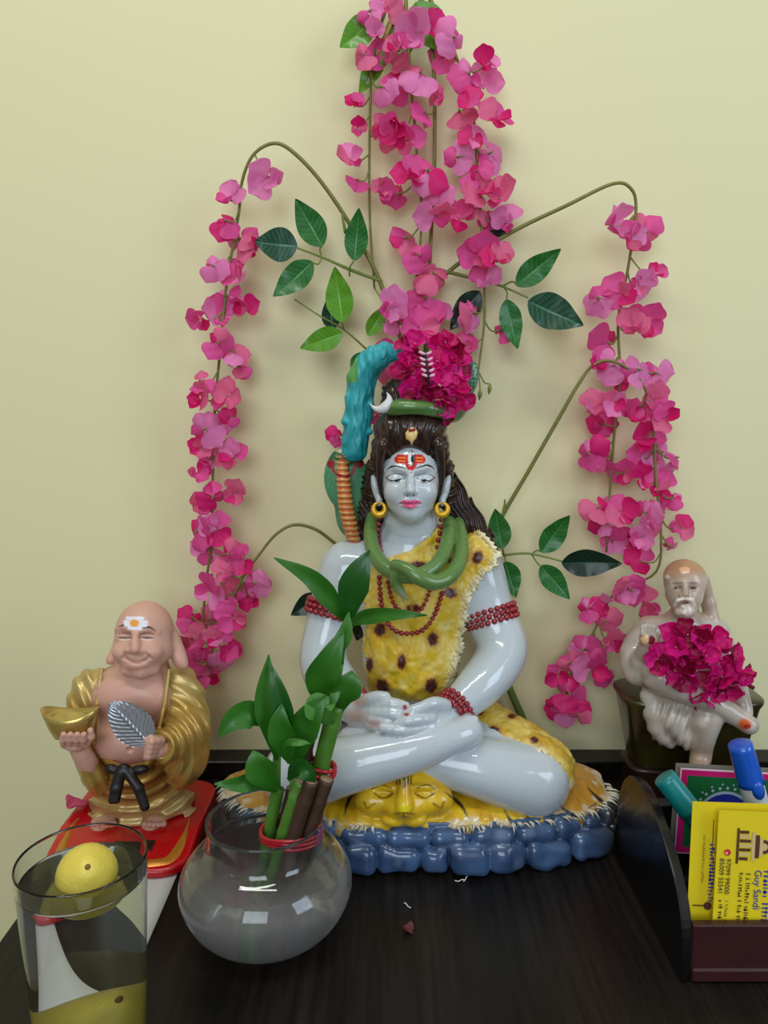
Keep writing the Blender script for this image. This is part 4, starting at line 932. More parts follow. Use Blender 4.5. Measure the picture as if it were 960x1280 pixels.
v_, f_ = W.mesh(); wp = Paint(v_, lin(186, 148, 72)); ring = np.hypot(wp.x-160, wp.y-925); wp.mix(.4-.6*np.sin(.40*ring), lin(140, 88, 34)); wp.mix((ring-72)/25*.7, lin(210, 186, 126))
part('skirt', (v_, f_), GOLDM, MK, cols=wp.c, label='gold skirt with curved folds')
# --- black sash with bow
BLK = mat('black_sash', lin(24, 18, 18), .45, coat=.1)
bd = W.hit(157, 962)-.003
bow = Sculpt.px(128, 945, 196, 1022, .52, .60, .0007)
bow.pe(155, 962, bd, 9, 7, 8, 3); bow.pe(140, 961, bd, 9, 6, 6, 3, rot=.3); bow.pe(174, 962, bd, 12, 6, 6, 3, rot=-.1)
bow.path([(149, 965, bd-.001, 6), (143, 985, bd-.004, 5.5), (140, 1000, bd-.0055, 5)], 3); bow.path([(152, 966, bd-.001, 6), (148, 985, bd-.004, 5), (146, 1000, bd-.0055, 4.5)], 3)
bow.path([(160, 966, bd-.001, 6), (173, 985, bd-.004, 6.5), (181, 1008, bd-.0065, 6)], 3)
part('sash', bow.mesh(), BLK, MK)
# --- gold ingot bowl and silver leaf
def ingot():
    c = P(88, 897, .556); s_ = S(88, 897, .556); v, f = [], []; n = 40
    rows = [(.30, .22, -26, 0), (.60, .62, -25, 0), (.78, .82, -14, .2), (.92, .95, -3, .7), (1.0, 1.0, 4, 1), (.95, .93, 4.6, 1), (.86, .80, 0, .6), (.62, .6, 1, .1), (.35, .35, 7, 0), (.08, .08, 9, 0)]
    for a, b, z, e in rows:
        for i in range(n):
            t = 2*math.pi*i/n; v.append(c+s_*np.array([36*a*math.cos(t), 21*b*math.sin(t), z+e*9*abs(math.cos(t))**2.2]))
    for i in range(len(rows)-1):
        for j in range(n): k = (j+1) % n; f.append((i*n+j, i*n+k, (i+1)*n+k, (i+1)*n+j))
    f += [tuple(range(n))[::-1], tuple(range((len(rows)-1)*n, len(rows)*n))]
    return v, f
part('ingot', ingot(), GOLD2, MK, label='shiny gold boat-shaped ingot')
def leaf_fan():
    a, b = P(187, 929, .5475), P(139, 879, .546); L = np.linalg.norm(b-a); z = (b-a)/L; x = np.cross([0, -1, 0], z); x /= np.linalg.norm(x); y = np.cross(z, x)
    v, f, n, k = [], [], 48, 31
    for side in (0, 1):
        for i in range(n+1):
            t = i/n; w = .36*L*(math.sin(math.pi*min(1, t**.8))**.62)*(1+.03*math.sin(60*t))+.0003
            for j in range(k):
                s_ = j/(k-1)*2-1; rid = .0005*math.sin(2*math.pi*(t*11-abs(s_)*3.2))+(.0009 if abs(s_) < .05 else 0)-.0012*abs(s_)
                v.append(a+z*t*L*1.02+x*s_*w-y*(0 if side else rid+.0014)*-1)
    m0 = (n+1)*k
    for i in range(n):
        for j in range(k-1): q = i*k+j; f += [(q, q+1, q+k+1, q+k), (m0+q, m0+q+k, m0+q+k+1, m0+q+1)]
    e = lambda p, q: f.append((p, q, m0+q, m0+p))
    for i in range(n): e((i+1)*k, i*k); e(i*k+k-1, (i+1)*k+k-1)
    return v, f
part('leaf_fan', leaf_fan(), mat('silver', lin(168, 172, 180), .34, metal=.75), MK, label='silver veined leaf held in the hand')
# --- red stand
REDP = mat('red_plastic', lin(196, 10, 22), .3, coat=.3)
rx0, rx1, ry0, ry1 = -.2635, -.1495, -.72+.534, -.72+.662
Z = Sculpt((rx0-.006, ry0-.006, -.002), (rx1+.006, ry1+.006, .024), .0009)
cxr, cyr, hx, hy = (rx0+rx1)/2, (ry0+ry1)/2, (rx1-rx0)/2, (ry1-ry0)/2
def plate(x, y, z):
    t = np.clip((y-ry0)/(.05), 0, 1); hgt = .008+.0075*t                                       # front part slopes down
    qx, qy = np.abs(x-cxr)-hx+.022, np.abs(y-cyr)-hy+.022
    dd = np.sqrt(np.maximum(qx, 0)**2+np.maximum(qy, 0)**2)+np.minimum(np.maximum(qx, qy), 0)-.022
    dzz = np.maximum(z-hgt, .0006-z); return np.sqrt(np.maximum(dd+.003, 0)**2+np.maximum(dzz+.003, 0)**2)+np.minimum(np.maximum(dd+.003, dzz+.003), 0)-.003
Z.put(plate, (rx0, ry0, 0), (rx1, ry1, .02), .001)
part('stand', Z.mesh(), REDP, MK, label='glossy red plastic stand')
zt = lambda y: .008+.0075*min(1, max(0, (y-ry0)/.05))
v, f = [], []
pts = [(-.046, .060), (-.049, .035), (-.047, .014), (-.036, .006), (0, .004), (.036, .006), (.047, .014), (.049, .035), (.046, .060)]
pth = smooth_path([(cxr+a, ry0+b, 0) for a, b in pts], 6)
for i, q in enumerate(pth):
    wv = .0045*(1 if 10 < i < len(pth)-10 else max(.15, min(i, len(pth)-1-i)/10)); inw = np.array([cxr-q[0], (ry0+.05)-q[1], 0]); inw /= np.linalg.norm(inw)
    for s_, h in ((-.3, 0), (.2, .0012), (.9, .0016+.0006*math.sin(i*.9)), (1.6, .0004), (1.9, -.0006)):
        w = q+inw*wv*s_; w[2] = zt(w[1])+h; v.append(w)
for i in range(len(pth)-1):
    for j in range(4): q = i*5+j; f.append((q, q+1, q+6, q+5))
part('gold_trim', (v, f), mat('gold_trim', lin(206, 136, 44), .35, metal=.4, coat=.2), MK)
sy = ry0+.026; slope = math.atan(.0075/.05)
part('solar_panel', box((P(168, 1058, .56)[0], sy, zt(sy)+.0006), (.030, .011, .0016), np.array(Matrix.Rotation(slope, 3, 'X')), .0004), mat('dark_panel', lin(34, 26, 24), .2, coat=.6), MK, smooth=False, label='small dark solar panel')
# ---------------------------------------------------------------- seated robed figure on a dark stone seat
SB = thing('seated_figurine', 'small grey-beige marble figurine of a cross-legged robed man on a dark seat', 'figurine', P(858, 1020, .63)*[1, 1, 0])
STONE = mat('beige_marble', lin(186, 174, 160), .26, vcol=True, coat=.35, sss=.1)
A = Sculpt.px(770, 690, 962, 970, .555, .69, .0008)
A.pe(856, 733, .642, 23, 25, 28, 5); A.pe(856, 748, .636, 19, 21, 21, 8); A.pe(855, 763, .629, 11, 12, 8, 6)
A.path([(856, 770, .648, 18), (856, 790, .652, 26)], 8)
A.pe(852, 808, .652, 46, 34, 44, 12); A.path([(815, 792, .652, 20), (893, 792, .652, 19)], 12)
A.path([(880, 725, .652, 7), (886, 755, .652, 8), (893, 785, .648, 9)], 6)                      # headcloth falling on the shoulder
A.path([(812, 790, .648, 20), (796, 818, .636, 19), (797, 842, .624, 15)], 8, n=2)               # raised arm with wide sleeve
A.path([(797, 840, .624, 15), (808, 815, .612, 12), (811, 803, .608, 10)], 5, n=2)
A.pe(811, 798, .605, 12, 9, 11, 3); A.pe(812, 800, .596, 7, 5, 7, 3, op='s')
for i in range(4): A.path([(803+4.5*i, 792, .603, 3.4), (803+4.6*i, 783-1.5*(i in (1, 2)), .604, 3)], 1.4)
A.path([(820, 799, .602, 3.6), (824, 792, .600, 3)], 2)
A.path([(893, 795, .648, 17), (912, 835, .632, 14), (925, 872, .612, 10), (932, 893, .604, 8)], 6, n=3)   # other arm, hand on the foot
for i in range(4): A.path([(926+3*i, 886+2*i, .602, 3.4), (927+3*i, 897+1.5*i, .598, 3)], 1.5)
A.path([(846, 866, .640, 28), (824, 846, .610, 20)], 8); A.path([(824, 846, .608, 20), (856, 862, .602, 15), (893, 880, .598, 12), (915, 893, .597, 11)], 5, n=3)   # crossed leg
A.path([(912, 890, .597, 12), (936, 906, .593, 12)], 5)
for i in range(5): A.path([(938-1.5*i, 898+3.6*i, .592, 3), (943-1.5*i, 901+3.4*i, .591, 2.7-.2*i)], 1.4)
A.path([(870, 876, .640, 28), (882, 892, .606, 20), (878, 918, .600, 15), (876, 942, .600, 11), (875, 952, .596, 10)], 6, n=3)   # hanging leg
A.pe(874, 958, .588, 11, 18, 7, 4)
pleat = lambda x, y, z: .0010*np.sin(.55*(proj(x, y, z)[0]+.35*proj(x, y, z)[1]))
A.pe(836, 890, .622, 32, 28, 44, 8, disp=pleat); A.path([(842, 900, .608, 18), (858, 928, .602, 9)], 6, disp=pleat); A.path([(812, 870, .618, 12), (822, 910, .612, 10), (838, 930, .608, 6)], 6, n=2)
h_ = A.hit
for ex in (847, 866):
    A.pe(ex, 734, h_(ex, 734)-.0008, 7, 4, 4, 3, op='s'); A.pe(ex, 735, h_(ex, 735)+.0016, 5.4, 4, 3, 1.6)
    A.path([(ex-7, 729.5, h_(ex-7, 729.5)+.0006, 2), (ex+6, 729, h_(ex+6, 729)+.0006, 2)], 3)
n_ = h_(856.5, 737)
A.path([(856.5, 730, n_+.001, 2.6), (856.5, 743, n_-.0026, 4)], 3); A.pe(852, 744, n_-.0005, 3, 3.4, 2.6, 2); A.pe(861, 744, n_-.0005, 3, 3.4, 2.6, 2)
m_ = h_(856, 751)
for sx in (-1, 1): A.path([(856+sx*2, 748.5, m_-.0008, 2.6), (856+sx*9, 750.5, m_+.0004, 2.6), (856+sx*13, 757, m_+.003, 2)], 2)
A.pe(856, 753.5, m_-.0006, 5.5, 3, 1.6, 1, op='s'); A.pe(856, 758, m_+.0006, 6.5, 3.6, 2.6, 2)
A.pe(856, 764, .627, 12, 10, 8, 5, disp=wob(500, .0008))
A.path([(834, 722, .630, 4), (836, 745, .640, 4)], 4); A.pe(856, 722, .646, 25.5, 27, 23, 6)
v_, f_ = A.mesh(); ap = Paint(v_, lin(186, 174, 162)); ap.mix(.25+.6*pnoise(ap, 55), lin(150, 134, 116)); ap.mix(.1+.6*pnoise(ap, 140, 2), lin(212, 204, 198))
ap.mix((724-ap.y)/12*(ap.x < 884), lin(170, 124, 88)); ap.mix((ap.y < 775)*.35, lin(190, 152, 122))
for sx in (847, 866): ap.spot(sx, 735, 4.4, 1.7, lin(52, 44, 40)); ap.seg([(sx-7, 729), (sx+6, 728.5)], 1.4, lin(110, 92, 80))
for sx in (-1, 1): ap.seg([(856+sx*2, 748.5), (856+sx*9, 750.5), (856+sx*13, 757)], 3.6, lin(220, 208, 196), 2)
ap.spot(856, 765, 12, 6.5, lin(206, 192, 180), soft=.6); ap.spot(856, 753.6, 5, 1.3, lin(110, 70, 62)); ap.spot(856, 712, 7, 3.6, lin(226, 172, 132))
ap.spot(814, 800, 5, 6, lin(120, 20, 36)); ap.spot(806, 799, 5, 7, lin(226, 186, 140)); ap.spot(931, 905, 8, 7, lin(206, 96, 44), soft=.6); ap.spot(934, 908, 5, 3, lin(170, 50, 24))
ap.mix(np.clip((ap.y-925)/25, 0, .6)*(ap.x > 862), lin(176, 140, 112))
part('body', (v_, f_), STONE, SB, cols=ap.c, label='mottled grey and beige polished stone')
# --- seat block, wider at the top, and the pedestal below it
SEAT = mat('seat_stone', lin(34, 26, 16), .3, coat=.35, noise=(26, .6, lin(74, 68, 12)))
def frustum(cx, z0, z1, bx0, bx1, by0, by1, t):
    """solid with a wider top: half widths (x,y) at bottom and top, rounded plan"""
    v, f, n = [], [], 48
    rows = [(z0, bx0, by0, .96), (z0+t, bx0, by0, 1), (z1-2.2*t, bx1*.96, by1*.94, 1), (z1-t, bx1, by1, 1), (z1-t*.3, bx1, by1, 1), (z1, bx1, by1, .965), (z1, bx1, by1, .5)]
    for z, a, b, k in rows:
        for i in range(n):
            q = 2*math.pi*i/n; v.append((cx[0]+a*k*spow(math.cos(q), .42), cx[1]+b*k*spow(math.sin(q), .42), z))
    for i in range(len(rows)-1):
        for j in range(n): k = (j+1) % n; f.append((i*n+j, i*n+k, (i+1)*n+k, (i+1)*n+j))
    f += [tuple(range(n))[::-1], tuple(range((len(rows)-1)*n, len(rows)*n))]
    return np.array(v), f
sc_ = P(856, 900, .642); zt_ = P(770, 880, .610)[2]
part('seat', frustum(sc_, P(800, 962, .622)[2], zt_, .047, .0595, .022, .032, .004), SEAT, SB, label='dark olive brown glossy stone seat')
part('pedestal', frustum(sc_-np.array([.002, 0, 0]), .0005, P(800, 962, .622)[2], .050, .049, .026, .024, .003), mat('pedestal_wood', lin(38, 24, 18), .4, coat=.2, noise=(40, .6, lin(56, 34, 26))), SB)
# ---------------------------------------------------------------- fresh magenta bracts: on the head and in the lap
MAG = [mat('bract_deep', lin(208, 0, 100), .5, transl=.35, noise=(90, .6, lin(224, 8, 124))), mat('bract_bright', lin(232, 12, 136), .5, transl=.35, noise=(90, .6, lin(240, 46, 160))), mat('bract_dark', lin(150, 4, 60), .5, transl=.3)]
BPET = [[petal_mesh('bract', m, .58, .30, -.2, ruf=.07), petal_mesh('bract', m, .54, .5, .25, ruf=.09)] for m in MAG]
TUBE = make_mesh('bract_flower', *join(tube([(0, .25, 0), (0, .0, 0), (0, -.19, .02)], [.04, .04, .04], 7), sphere((0, -.20, .02), .06, 8, 5, (1, .5, 1))), mat('floret_tube', lin(214, 120, 150), .5))
def bunch(name, label, blooms, seed, base):
    r = random.Random(seed); o = thing(name, label, 'flowers', base)
    for px, py, d, size, nx, nz in blooms:
        n = Vector((nx+r.uniform(-.25, .25), -1, nz+r.uniform(-.25, .25))).normalized(); roll = r.uniform(0, 6.3)
        q = Vector((0, -1, 0)).rotation_difference(n) @ Quaternion((0, 1, 0), roll); s_ = size*S(px, py, d)
        b = obj('bract_flower', TUBE, o, loc=Vector(P(px, py, d))-Vector(o.location), rot=q, scale=s_)
        for i in range(3):
            pq = Quaternion((0, 1, 0), i*2.094+r.uniform(-.25, .25)) @ Quaternion((1, 0, 0), math.radians(r.uniform(5, 62)))
            obj('bract', BPET[r.choice([0, 0, 1, 1, 2])][r.choice([0, 1])], b, rot=pq, scale=r.uniform(.95, 1.25))
    return o
r_ = random.Random(5); bl = []
for x, y in ((508, 436), (520, 432), (512, 452), (524, 448), (507, 466), (518, 468), (516, 486), (528, 482), (530, 498), (542, 508), (548, 436), (556, 430), (566, 440), (545, 452), (560, 454), (572, 452), (548, 468), (562, 470),
             (574, 466), (542, 484), (556, 488), (570, 484), (576, 496), (556, 504), (550, 518), (536, 472), (566, 500)):
    e = ((x-542)/46)**2+((y-475)/56)**2; bl.append((x, y, .597+.018*e+r_.uniform(-.004, .004), 17.5, (x-542)/50, (475-y)/60))
hb = bunch('head_flower_bunch', 'magenta bracts bunch resting on top of the statue\'s hair bun', bl, 6, P(542, 500, .61))
part('stalk', ptube([(531, 438, .583, 2.2), (533, 455, .581, 2.4), (535, 470, .581, 2.2), (536, 482, .583, 1.2)], 3, 7), mat('dark_stalk', lin(30, 24, 20), .6), hb)
for i in range(5):
    for sx in (-1, 1): part('pale_bud', ptube([(532+i, 443+7*i, .582, 1.2), (532+i+sx*4, 441.5+7*i+(i*sx) % 2, .580, 1.9), (532+i+sx*(6+(i*3+sx) % 3), 440+7*i, .582, 1.5)], 2, 6), mat('pale_bud', lin(232, 176, 200), .5), hb)
bl = []
for x, y in ((832, 818), (845, 806), (836, 838), (850, 828), (862, 800), (878, 796), (866, 816), (856, 846), (872, 836), (884, 818), (896, 806), (900, 826), (886, 842), (874, 856), (892, 860), (904, 848), (912, 832), (918, 818), (926, 840), (908, 862), (846, 792), (860, 790), (890, 796), (822, 822), (916, 852), (928, 846), (880, 870)):
    e = ((x-872)/60)**2+((y-828)/48)**2; x, y = 870+(x-872)*.93, 829+(y-828)*.93; bl.append((x, y, .590+.012*e+r_.uniform(-.004, .004), 20.5, (x-872)/60, (828-y)/60))
bunch('lap_flower_bunch', 'magenta bracts bunch held in the lap of the small stone figurine', bl, 8, P(872, 860, .60))
# ---------------------------------------------------------------- glass bowl vase with lucky bamboo
def glass_mat(name, tint, film=0.0, filmc=(.6, .6, .6), rough=0.0, ior=1.47):
    m = bpy.data.materials.new(name); m.use_nodes = True; nt = m.node_tree; b = nt.nodes['Principled BSDF']
    b.inputs['Base Color'].default_value = (*tint, 1); b.inputs['Roughness'].default_value = rough
    b.inputs['Transmission Weight'].default_value = 1.0; b.inputs['IOR'].default_value = ior
    if film:                                            # dried water haze on the glass
        d = nt.nodes.new('ShaderNodeBsdfDiffuse'); d.inputs[0].default_value = (*filmc, 1)
        tc = nt.nodes.new('ShaderNodeTexCoord'); n = nt.nodes.new('ShaderNodeTexNoise'); n.inputs['Scale'].default_value = 28; n.inputs['Detail'].default_value = 5
        sx = nt.nodes.new('ShaderNodeSeparateXYZ'); mz = nt.nodes.new('ShaderNodeMapRange')
        mz.inputs[1].default_value = .062; mz.inputs[2].default_value = .045; mz.inputs[3].default_value = .12; mz.inputs[4].default_value = 1.0
        mr = nt.nodes.new('ShaderNodeMapRange'); mr.inputs[1].default_value = .25; mr.inputs[2].default_value = .8; mr.inputs[3].default_value = film*.6; mr.inputs[4].default_value = film*1.3
        mu = nt.nodes.new('ShaderNodeMath'); mu.operation = 'MULTIPLY'
        ms = nt.nodes.new('ShaderNodeMixShader')
        L_ = nt.links.new
        L_(tc.outputs['Object'], n.inputs['Vector']); L_(tc.outputs['Object'], sx.inputs[0]); L_(sx.outputs[2], mz.inputs[0]); L_(n.outputs[0], mr.inputs[0])
        L_(mz.outputs[0], mu.inputs[0]); L_(mr.outputs[0], mu.inputs[1]); L_(mu.outputs[0], ms.inputs[0])
        L_(b.outputs[0], ms.inputs[1]); L_(d.outputs[0], ms.inputs[2]); L_(ms.outputs[0], nt.nodes['Material Output'].inputs[0])
    return m
vc = P(331, 1022, .48)*[1, 1, 0]
outer = smooth_path([(.0005, .0012), (.028, .0012), (.040, .0055), (.0515, .017), (.0578, .033), (.0555, .046), (.0475, .0565), (.0412, .0615), (.0388, .0665), (.0384, .0745), (.0392, .0812)], 4)
inner = smooth_path([(.0374, .0812), (.0366, .0745), (.0370, .0668), (.0393, .0612), (.0456, .0555), (.0535, .0455), (.0556, .0335), (.0496, .019), (.0385, .0085), (.027, .0046), (.0005, .0044)], 4)
vs = thing('glass_bowl_vase', 'round clear glass bowl vase with flared rim holding the bamboo', 'vase', vc)
part('bowl', lathe(np.vstack([outer, [(.0383, .0819)], inner]), 72, vc), glass_mat('vase_glass', (.95, .97, .97), .22, lin(178, 174, 172)), vs)
WL = .050
wr = [p for p in inner[::-1] if p[1] <= WL]
wtop = float(np.interp(WL, [.0455, .0555], [.0535, .0456]))
wprof = [(r+.00015, z-.0001) for r, z in wr]+[(wtop+.0004, WL-.0008), (wtop+.0002, WL), (wtop-.0008, WL-.0004), (wtop-.0016, WL-.0005), (wtop-.003, WL-.0005), (.0005, WL-.0005)]
solo('vase_water', lathe(wprof, 64, vc), glass_mat('water', (.93, .95, .95), ior=1.333), 'still water filling the lower half of the round glass bowl', 'water')
LB = thing('lucky_bamboo', 'bundle of green and brown bamboo canes with leafy shoots standing in the glass bowl', 'plant', vc+np.array([0, 0, .006]))
CANE_G = mat('cane_green', lin(70, 116, 34), .38, noise=(60, .5, lin(100, 146, 58)), coat=.1)
CANE_B = mat('cane_brown', lin(70, 46, 32), .55, noise=(80, .6, lin(46, 32, 24)))
CUT = mat('cane_cut', lin(150, 122, 100), .7, noise=(300, .5, lin(110, 84, 66)))
def cane(bx, by, tx, ty, d0, d1, r, m, nodes=(.3, .62), cut=True):
    a, b = P(bx, by, d0), P(tx, ty, d1); rr = r*S(tx, ty, d1); q = np.linspace(0, 1, 41)
    rad = np.array([rr*(1+sum(.13*math.exp(-((t-k)/.014)**2)-.05*math.exp(-((t-k-.03)/.02)**2) for k in nodes)) for t in q])
    o = part('cane', tube(a+(b-a)*q[:, None]+np.array([.0006, 0, 0])*np.sin(q*7)[:, None], rad, 14), m, LB)
    if cut:
        dr = (b-a)/np.linalg.norm(b-a); c = part('cut_end', tube([b-dr*.0002, b+dr*.0005], [rr*.9, rr*.86], 14), CUT, o)
        c.location = (0, 0, 0); c.data.transform(Matrix.Translation(-Vector(o.location)))
    return o
cane(322, 1158, 376, 976, .476, .478, 9.5, CANE_G, (.35, .66, .9)); cane(336, 1160, 388, 976, .470, .470, 9.5, CANE_B, (.3, .6, .88)); cane(352, 1160, 408, 974, .474, .476, 9, CANE_B, (.3, .64, .86))
cane(345, 1150, 390, 890, .496, .500, 10.5, CANE_B, (.3, .58, .80, .93)); cane(358, 1148, 420, 882, .492, .498, 11, CANE_G, (.3, .55, .72, .92), False); cane(318, 1152, 347, 985, .486, .488, 8, CANE_G, (.35, .7), False)
cane(330, 1158, 366, 985, .492, .494, 8.5, CANE_B, (.4, .8))
# red ties
TIE = mat('red_ribbon', lin(176, 12, 34), .3, coat=.4)
def tie(px, py, d, rx, ry, tilt, n, name='red_tie'):
    c = P(px, py, d); s_ = S(px, py, d); vs_ = []
    for k in range(n):
        q = np.linspace(0, 2*math.pi, 40); z = -k*5.2
        pts = np.stack([c[0]+rx*s_*np.cos(q), c[1]+ry*s_*np.sin(q), c[2]+s_*(z+tilt*np.cos(q+.8*k)+1.0*np.sin(3*q+k))], 1); vs_.append(tube(pts, 2.5*s_, 8, False))
    part(name, join(*vs_), TIE, LB, label='shiny red ribbon tied round the canes')
tie(364, 1036, .482, 38, 30, 2, 3); tie(399, 956, .497, 20, 18, -4, 3)
# shoots and leaves
BLADE = mat('bamboo_leaf', lin(42, 106, 22), .4, coat=.12, transl=.2, noise=(50, .5, lin(64, 130, 34)))
BLADE2 = mat('bamboo_leaf_pale', lin(76, 136, 48), .42, coat=.1, transl=.22, noise=(50, .5, lin(96, 160, 80)))
BLADE3 = mat('bamboo_leaf_dark', lin(20, 82, 18), .38, coat=.15, transl=.15, noise=(50, .5, lin(32, 98, 24)))
def blade(pts, w, m=BLADE, fold=.25, peak=.4, twist=0.0):
    """strap leaf along photo points (px,py,d), w px wide"""
    q = smooth_path(pts, 7); p = np.array([P(*k) for k in q]); n = len(p); s_ = S(*q[n//2]); t = np.gradient(p, axis=0); t /= np.linalg.norm(t, axis=1)[:, None]
    v, f, k = [], [], 7
    for side in (0, 1):
        for i in range(n):
            u = i/(n-1); ww = .5*w*s_*(min(1, (u/peak)**.75) if u < peak else max(0, 1-((u-peak)/(1-peak))**1.7))+.0003
            if u < .12: ww = max(ww, .0012)
            view = np.array([math.sin(twist*u), -math.cos(twist*u), .25]); x = np.cross(t[i], view); x /= np.linalg.norm(x)+1e-9; y = np.cross(x, t[i])
            for j in range(k):
                e = j/(k-1)*2-1; v.append(p[i]+x*e*ww+y*(abs(e)*fold*ww+.0004*math.sin(9*u+2*e))-y*side*.0005)
    m0 = n*k
    for i in range(n-1):
        for j in range(k-1): a = i*k+j; f += [(a, a+1, a+k+1, a+k), (m0+a, m0+a+k, m0+a+k+1, m0+a+1)]
    part('bamboo_leaf', (v, f), m, LB)
SH = mat('shoot', lin(92, 150, 62), .4, coat=.1)
part('shoot', ptube([(418, 895, .498, 7), (420, 860, .498, 6), (427, 815, .498, 5), (433, 775, .498, 4), (437, 755, .498, 2.5)], 4, 8), SH, LB)
part('shoot', ptube([(345, 992, .486, 6), (346, 950, .486, 5.5), (347, 915, .486, 4.5), (345, 890, .486, 3)], 4, 8), SH, LB)
part('shoot', ptube([(366, 985, .490, 5), (372, 950, .490, 4.5), (380, 915, .490, 3)], 4, 8), SH, LB)
blade([(432, 778, .498), (415, 752, .492), (388, 722, .486), (342, 697, .482)], 26, BLADE, peak=.45)
blade([(434, 785, .496), (437, 755, .492), (446, 722, .488), (462, 687, .49)], 38, BLADE3, .2, .55)
blade([(434, 782, .495), (455, 772, .482), (490, 768, .472), (534, 769, .466)], 19, BLADE, .3, .4)
blade([(404, 884, .492), (400, 855, .484), (412, 825, .480), (430, 785, .484)], 40, BLADE, .25, .42)
blade([(426, 890, .496), (428, 872, .49), (436, 855, .488), (440, 838, .49)], 38, BLADE, .2, .55)
blade([(428, 830, .496), (424, 810, .492), (432, 790, .490), (436, 765, .49)], 20, BLADE2, .2, .5)
blade([(416, 905, .488), (405, 892, .480), (400, 880, .479), (412, 872, .482)], 40, BLADE2, .2, .5)
blade([(372, 960, .484), (374, 925, .480), (388, 895, .478), (408, 868, .480)], 40, BLADE, .3, .45)
blade([(378, 905, .490), (392, 890, .488), (412, 872, .488), (428, 850, .492)], 26, BLADE2, .2, .45)
blade([(346, 950, .480), (340, 905, .476), (333, 868, .476), (336, 818, .480)], 36, BLADE, .3, .45, .5)
blade([(348, 940, .478), (355, 905, .472), (350, 870, .472), (338, 830, .476)], 26, BLADE3, .3, .45)
blade([(344, 912, .484), (318, 893, .474), (292, 900, .468), (273, 922, .466)], 34, BLADE, .3, .42)
blade([(362, 955, .478), (356, 930, .470), (350, 905, .468), (352, 880, .470)], 34, BLADE, .25, .45)
blade([(345, 990, .482), (318, 978, .470), (296, 980, .464), (268, 980, .462)], 22, BLADE, .3, .45)
blade([(350, 985, .476), (332, 972, .466), (322, 955, .464), (316, 938, .466)], 38, BLADE, .2, .5)
blade([(360, 975, .478), (372, 960, .470), (384, 966, .466), (394, 978, .468)], 26, BLADE3, .3, .45)
blade([(352, 935, .472), (362, 928, .464), (376, 928, .462), (388, 930, .464)], 9, BLADE2, .2, .4)
# ---------------------------------------------------------------- water tumbler with two lemons
tcx = P(102, 1072, .366)*[1, 1, 0]
RB, RT, TH, HT = .0265, .0325, .0011, .125
rad = lambda z: RB+(RT-RB)*z/HT
tum = thing('water_tumbler', 'tall clear drinking glass nearly full of water at the desk\'s front corner', 'glass', tcx)
tp_ = [(.0004, .0006), (RB-.003, .0006), (RB-.002, .0006), (RB-.0006, .0011), (rad(.0024), .0024), (rad(.0034), .0034)]+[(rad(z), z) for z in np.linspace(.01, HT-.004, 9)]+[(rad(z), z) for z in (HT-.002, HT-.0014, HT-.001)]+[(RT-.0003, HT-.0002), (RT-TH*.5, HT+.0002), (RT-TH+.0002, HT-.0003)]
tin = [(rad(z)-TH, z) for z in (HT-.001, HT-.0014, HT-.002)]+[(rad(z)-TH, z) for z in np.linspace(HT-.004, .011, 9)]+[(rad(.0095)-TH, .0095), (RB-TH-.001, .0075), (RB-.004, .0062), (RB-.006, .006), (RB-.008, .006), (.0004, .006)]
part('tumbler', lathe(tp_+tin, 72, tcx), glass_mat('tumbler_glass', (.95, .97, .96)), tum)
WT = .1145
solo('tumbler_water', lathe([(.0004, .0059), (RB-.008, .0059), (RB-.006, .0059), (RB-.004, .0061), (RB-TH-.0009, .0074), (rad(.0095)-TH+.0002, .0095)]+[(rad(z)-TH+.0002, z) for z in np.linspace(.011, WT-.002, 8)]+[(rad(WT)-TH+.0002, z) for z in (WT-.0009, WT-.0003)]+[(rad(WT)-TH-.0002, WT), (rad(WT)-TH-.0008, WT-.0005), (rad(WT)-TH-.0016, WT-.0007), (rad(WT)-TH-.003, WT-.0007), (.0004, WT-.0007)], 64, tcx),
     glass_mat('tumbler_water', (.95, .98, .97), ior=1.333), 'clear water inside the tall drinking glass', 'water')
LEM = mat('lemon_peel', lin(224, 202, 84), .45, noise=(45, .5, lin(206, 182, 66)), bump=(420, .5), coat=.1)
def lemon(c, r, ax, label):
    v, f = sphere((0, 0, 0), 1, 28, 22); x = v[:, 2]; nip = np.exp(-((np.abs(x)-1)/.10)**2)*.12*np.sign(x); v = v*np.array([.92, .92, 1.0]); v[:, 2] += nip
    q = np.array(Vector((0, 0, 1)).rotation_difference(Vector(ax)).to_matrix()); v = v @ q.T*r+np.array(c)
    spt = mat('lemon_spot', lin(120, 96, 40), .6)
    o = thing('lemon', label, 'lemon', (c[0], c[1], v[:, 2].min()), 'lemons in the tumbler')
    part('peel', (v, f), LEM, o)
    tip = np.array(c)+np.array(Vector(ax).normalized())*r*1.10
    part('stem_scar', sphere(tip, r*.09, 8, 6), spt, o)
    return o
lemon(tcx+np.array([.0015, .002, WT-.001]), .0168, (.25, -.55, .55), 'yellow lemon floating at the top of the drinking glass')
lemon(tcx+np.array([-.0003, .0, .006+.0246]), .0234, (.55, -.2, .8), 'yellow lemon sunk at the bottom of the drinking glass')
